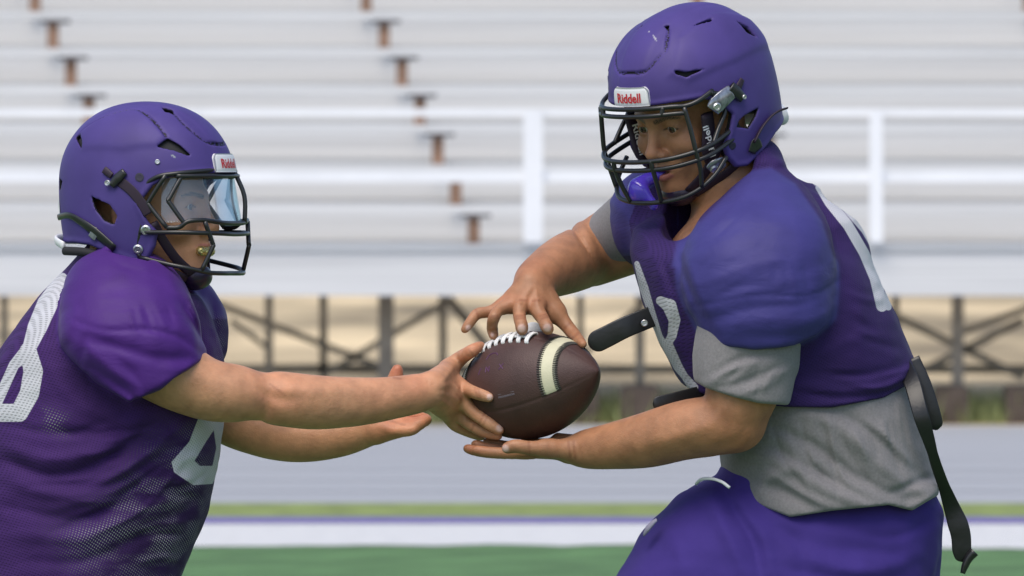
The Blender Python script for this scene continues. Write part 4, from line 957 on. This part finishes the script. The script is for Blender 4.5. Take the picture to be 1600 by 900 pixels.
# ================================================================ PLAYER HANDING THE BALL OFF (left)
pl = thing('person', world(c3(110, 1745, 0)), 'player in visored helmet and loose purple jersey, both arms stretched towards the ball', 'person')
c1, Ml = frame('left')
Fb = Field()
Fb.u([loft([(400, 150, 250, 20, 60), (440, 110, 270, 15, 110), (520, 60, 310, 5, 145), (640, 20, 320, 0, 148), (760, 0, 305, 0, 148), (880, -20, 270, 0, 150), (960, -30, 240, 0, 150)])], 5)
head_into(Fb, c1, Ml)
Fb.u(cap((185, 450, 15), (222, 350, 5), 66, 60), 22)
for pts, rr in (([(150, 960, -70), (190, 1240, -80), (130, 1610, -80)], [95, 60, 42]), ([(50, 960, 70), (20, 1260, 80), (-90, 1610, 80)], [95, 60, 42])):
    Fb.u(chain(pts, rr), 20)
Fb.u(cap((130, 1640, -80), (230, 1716, -90), 38, 28), 15); Fb.u(cap((-90, 1640, 80), (10, 1716, 70), 38, 28), 15)
Fb.u(chain([(205, 500, -120), (240, 560, -165), (318, 607, -168), (385, 616, -160)], [64, 57, 44, 39]), 14)
Fb.u(ell((432, 622, -150), (50, 40.5, 38)), 16)
Fb.u(chain([(440, 624, -150), (500, 629, -135), (570, 627, -112), (630, 619, -92), (666, 612, -80)], [39.5, 38.5, 34, 28.5, 25]), 10)
# near hand on the side of the ball
Wl = c3(668, 612, -80)
def bb_(px, py, r): return bd(px, py, r)
k1 = c3(712, 602, bb_(726, 600, 12)+4); k2 = c3(716, 620, bb_(728, 620, 12)); k3 = c3(712, 636, bb_(728, 636, 12)+2); k4 = c3(704, 650, bb_(735, 650, 12)+6)
for k_, r_ in zip((k1, k2, k3, k4), (15, 15, 15, 13)): Fb.u(cap(Wl, k_, 23, r_), 7)
Fb.u(cap((676, 600, -80), (702, 577, k1[2]+8), 21, 15), 9)
dt = ball_depth(752, 552) or 0
digit(Fb, [(700, 578, k1[2]+8), (718, 561, k1[2]+16), (736, 549, dt-12), (751, 540, dt+2)], [15.5, 12.5, 10.5, 7.8], 9)
digit(Fb, [k1, (728, 608, bb_(730, 608, 10)), (746, 615, bb_(746, 615, 9)-4), (764, 621, bb_(764, 621, 8))], [15, 11.5, 10, 8.4])
digit(Fb, [k2, (738, 642, bb_(738, 642, 10)-2), (762, 660, bb_(762, 660, 10)-4), (780, 672, bb_(780, 670, 8))], [15, 12, 10.5, 8.8])
digit(Fb, [k3, (726, 656, bb_(738, 652, 10)+2), (752, 672, bb_(756, 664, 10)+2), (778, 681, bb_(780, 672, 8)+12)], [14, 11.5, 10.5, 8.2])
digit(Fb, [k4, (712, 664, k4[2]+10), (734, 675, k4[2]+22), (752, 682, k4[2]+34)], [12.5, 10.5, 9, 7.6])
# far arm and open hand
Fb.u(chain([(250, 520, 120), (330, 630, 110), (400, 668, 100), (465, 684, 90), (530, 682, 75), (585, 668, 60)], [62, 44, 40, 35, 29, 22.5]), 10)
for a, b, r0, r1 in (((585, 662, 62), (618, 650, 62), 21, 18), ((588, 668, 55), (628, 664, 50), 21, 16), ((590, 674, 50), (622, 670, 40), 19, 14)): Fb.u(cap(a, b, r0, r1), 10)
digit(Fb, [(604, 640, 62), (612, 610, 60), (618, 590, 58), (621, 577, 56)], [17, 13.5, 12, 8.5], 10)
digit(Fb, [(624, 654, 62), (645, 653, 64), (658, 653, 66), (668, 655, 68)], [12, 9.5, 8.8, 7.6])
digit(Fb, [(624, 662, 48), (646, 662, 42), (660, 659, 40), (668, 656, 42)], [13, 10.5, 9.4, 7.8])
digit(Fb, [(622, 668, 40), (642, 668, 34), (654, 664, 32), (660, 661, 34)], [12, 10, 9, 7.6])
digit(Fb, [(616, 673, 36), (634, 674, 30), (644, 672, 28), (651, 669, 30)], [10, 8.6, 8, 7])
Fb.disp(folds([([(672, 604), (690, 600), (712, 600)], 1.6, 3.5), ([(674, 612), (692, 616), (714, 620)], 1.4, 3), ([(674, 620), (692, 628), (712, 637)], 1.4, 3), ([(672, 600), (690, 588), (712, 566)], 1.5, 4), ([(395, 600), (420, 612), (450, 612)], -3, 9), ([(390, 590), (400, 620), (395, 650)], -2.5, 6), ([(420, 590), (480, 600), (560, 604)], 3, 12), ([(560, 650), (600, 640), (650, 632)], -1.5, 7), ([(714, 601), (718, 603)], 2, 6), ([(716, 620), (719, 622)], 1.6, 5),
    ([(590, 655), (612, 660), (636, 652)], -1.5, 3), ([(596, 668), (612, 676), (632, 668)], 2, 6)], .4))
Vb, Fc_ = mesh_field(Fb, (-150, 150, -290), (830, 1760, 310), 2.3, 3)
nails = [((766, 620, bb_(764, 621, 8)-8), 4.6), ((781, 669, bb_(780, 670, 8)-8), 4.8)]
reds = [(k1, 15, .5), (k2, 14, .5), (k3, 12, .4), ((650, 605, -105), 28, .35), ((740, 548, dt-10), 18, .5), ((621, 580, 50), 16, .9), ((650, 655, 50), 25, .8), ((610, 660, 40), 30, .5), ((746, 615, -80), 10, .4), ((435, 625, -190), 50, .25), ((600, 640, -130), 40, .2)]
cr = [((742, 607), (747, 622)), ((747, 608), (751, 621)), ((756, 648), (748, 663)), ((761, 652), (754, 665)), ((711, 597), (718, 606)), ((714, 616), (720, 624)), ((740, 664), (736, 674)), ((733, 546), (741, 557)), ((422, 600), (446, 618)), ((615, 590), (625, 592)), ((604, 656), (632, 664))]
col = skin_paint(Vb, SKIN_L, nails, reds, c1, Ml, (.40, .15, .12), cr)
mesh_obj('body', world(Vb), Fc_, M_skin_l, pl, {'Col': col})
eyes(pl, c1, Ml, 0)
hl, toPl, _ = make_helmet('left', pl, M_shell)
Fm = Field().u(cap((101, -17, -106), (101, 17, -106), 8, 8), 5).u(ell((106, 0, -107), (9, 18, 8)), 4)
Fm.disp(lambda P: 1.2*np.sin(P[..., 1]*.9)*np.sin(P[..., 2]*.9))
Vm, F_m = mesh_field(Fm, (85, -32, -124), (124, 32, -90), 1.8, 1)
mesh_obj('mouthguard', world(toPl(Vm)), F_m, mat('gold_mouthguard', (.62, .52, .22), .25, metal=.75, noise=(300, .4)), pl)
# jersey
fol = [([(92, 490), (140, 505), (200, 500), (250, 510), (300, 545)], -4, 5), ([(100, 510), (160, 530), (230, 545), (300, 550)], -7, 10), ([(180, 470), (184, 495), (190, 505)], 3, 5), ([(205, 465), (212, 490), (216, 503)], -3, 4), ([(222, 460), (232, 485), (238, 503)], 3, 5), ([(195, 462), (200, 500)], 2.5, 4), ([(240, 465), (250, 495)], -2.5, 4), ([(265, 470), (290, 500), (308, 530)], -7, 7), ([(250, 440), (280, 470), (300, 500)], 5, 7), ([(275, 450), (290, 490), (306, 520)], 4, 4),
       ([(120, 560), (170, 590), (200, 615)], -5, 7), ([(110, 530), (160, 570), (200, 590)], 4, 7), ([(150, 540), (190, 570), (210, 600)], -3, 6), ([(205, 610), (250, 590), (310, 562)], 2.5, 4), ([(210, 600), (250, 580), (312, 553)], -2, 3),
       ([(0, 690), (60, 710), (140, 690), (210, 640)], 6, 12), ([(0, 715), (70, 735), (150, 710), (240, 650)], -7, 9), ([(0, 745), (80, 765), (160, 740), (250, 680)], 6, 12), ([(0, 790), (90, 800), (170, 780), (260, 720)], -5, 10), ([(20, 830), (110, 830), (200, 800), (280, 740)], 5, 12), ([(20, 870), (120, 865), (210, 830), (290, 780)], -4, 10), ([(0, 660), (80, 670), (150, 650)], -4, 8), ([(130, 640), (200, 680), (260, 690)], -5, 12),
       ([(150, 740), (220, 700), (300, 640)], 5, 9), ([(120, 700), (180, 720), (240, 780)], 3, 9), ([(320, 470), (330, 520), (345, 560)], 3, 5), ([(335, 480), (350, 530)], -3, 4), ([(130, 440), (170, 420), (230, 415)], 3, 9), ([(160, 395), (185, 410), (240, 420)], -3, 5), ([(60, 560), (90, 610), (160, 650)], 3, 10)]
Fj = Field()
Fj.u(loft([(392, 140, 240, 40, 50), (430, 92, 275, 30, 100), (470, 55, 318, 18, 150), (520, 18, 338, 10, 168), (560, -6, 350, 0, 172), (620, -25, 351, 0, 172), (680, -40, 347, 0, 172), (740, -52, 338, 0, 170), (810, -62, 321, 0, 168), (880, -70, 291, 0, 165), (960, -72, 262, 0, 160), (985, -70, 255, 0, 160)]), 4)
Fj.u([ell((292, 520, 130), (66, 84, 90)), ell((275, 500, 110), (66, 78, 90))], 18)
Fj.u(ell((165, 420, 30), (48, 40, 80)), 20)
Sh = Field().u(loft([(388, 152, 222, -50, 70), (405, 124, 258, -70, 88), (430, 106, 283, -90, 100), (470, 94, 301, -125, 105), (510, 91, 313, -148, 108), (545, 98, 321, -158, 104), (575, 118, 322, -164, 98), (605, 146, 312, -168, 92), (650, 180, 290, -170, 84)]), 3)
Sh.cut(hem_fn([(60, 520), (95, 545), (150, 598), (203, 629), (250, 607), (300, 574), (322, 561), (360, 545)]), 5)
Fj.grp(Sh, 9)
Fj.sub(local([ell((30, -116, -100), (40, 20, 30))], c1, Ml), 12)
Fj.sub([cap((240, 425, 0), (228, 360, -10), 74, 76), ell((290, 425, -60), (36, 30, 60))], 8)
fol += fan(21, 15, [(255, 650), (300, 720)], [(-20, 640), (60, 900)], 3.0, 6, .08)+fan(22, 8, [(335, 660), (300, 870)], [(240, 700), (170, 890)], 3.0, 6, -.05)+fan(23, 7, [(110, 430), (110, 520)], [(60, 520), (130, 640)], 1.6, 6)
Fj.disp(folds([(a_, b_*(1.25 if a_[0][1] > 625 else .8), c_) for a_, b_, c_ in fol], 2.4))
Vj, F_j = mesh_field(Fj, (-110, 370, -310), (380, 990, 300), 3.0, 3)
x, y, z = Vj.T
shv = Sh.at(Vj); yk = 1/(1+np.exp(np.clip((shv-4)/1.2, -30, 30)))
yk = np.maximum(yk, ((z > -10) & (y < 498) & (x > 270))*1.)
colj = np.array((.062, .016, .165))*yk[:, None]+np.array((.048, .016, .112))*(1-yk[:, None])
num = np.minimum.reduce([line_sd(x, y, [(96, 436), (74, 475), (58, 512), (44, 548)], [10, 16, 15, 10]), line_sd(x, y, [(44, 548), (52, 580), (46, 615), (30, 645), (-10, 645)], [13, 15, 15, 14, 14]), line_sd(x, y, [(44, 548), (22, 570), (4, 610), (-20, 660)], [12, 8, 8, 9])])
num = np.where(x < 120, num, 60)
n2 = np.maximum(poly_sd(x, y, [(312, 648), (352, 640), (352, 690), (345, 730), (332, 756), (302, 758), (272, 738), (268, 722), (296, 690)]), -poly_sd(x, y, [(322, 690), (334, 672), (338, 700), (332, 728), (312, 728), (304, 720)]))
num = np.where((x > 255) & (z < 60), np.minimum(num, n2), num)
num = np.where(yk > .5, 60, num)
def soft(p, w_): return 1/(1+np.exp(np.clip(p/w_, -30, 30)))
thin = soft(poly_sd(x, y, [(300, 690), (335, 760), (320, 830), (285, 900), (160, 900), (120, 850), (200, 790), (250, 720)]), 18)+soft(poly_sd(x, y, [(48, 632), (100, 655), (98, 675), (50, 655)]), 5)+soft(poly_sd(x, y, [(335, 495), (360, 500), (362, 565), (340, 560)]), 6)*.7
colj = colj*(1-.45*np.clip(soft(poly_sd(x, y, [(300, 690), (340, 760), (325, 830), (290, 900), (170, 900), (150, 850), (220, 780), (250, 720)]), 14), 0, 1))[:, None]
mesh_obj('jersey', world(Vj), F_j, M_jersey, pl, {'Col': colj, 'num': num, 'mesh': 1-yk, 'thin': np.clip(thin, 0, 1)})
Fs = Field().u(loft([(860, -60, 262, 0, 152), (900, -62, 262, 0, 152), (960, -60, 262, 0, 156), (1010, -55, 270, 0, 160)]), 3)
Fs.u(cap((140, 980, -75), (185, 1200, -82), 108, 84), 25); Fs.u(cap((60, 980, 70), (25, 1210, 80), 108, 84), 25)
Fs.cut(lambda P: P[..., 1]-1180, 4); Fs.cut(lambda P: 880-P[..., 1], 4)
Vs, F_s = mesh_field(Fs, (-120, 860, -300), (330, 1200, 300), 5.0, 3)
mesh_obj('shorts', world(Vs), F_s, M_shorts, pl)
# small white cloth behind the top of the ball
Fw = Field().u(ell((833, 520, 130), (16, 17, 10)), 2).cut(lambda P: P[..., 1]-530, 3)
Vw, F_w = mesh_field(Fw, (810, 495, 112), (860, 540, 148), 1.5, 2)
ck = thing('hand_towel', world(c3(833, 530, 130)), 'small white cloth bunched behind the top of the football, under the fingers', 'cloth')
mesh_obj('cloth', world(Vw), F_w, M_lace, ck)
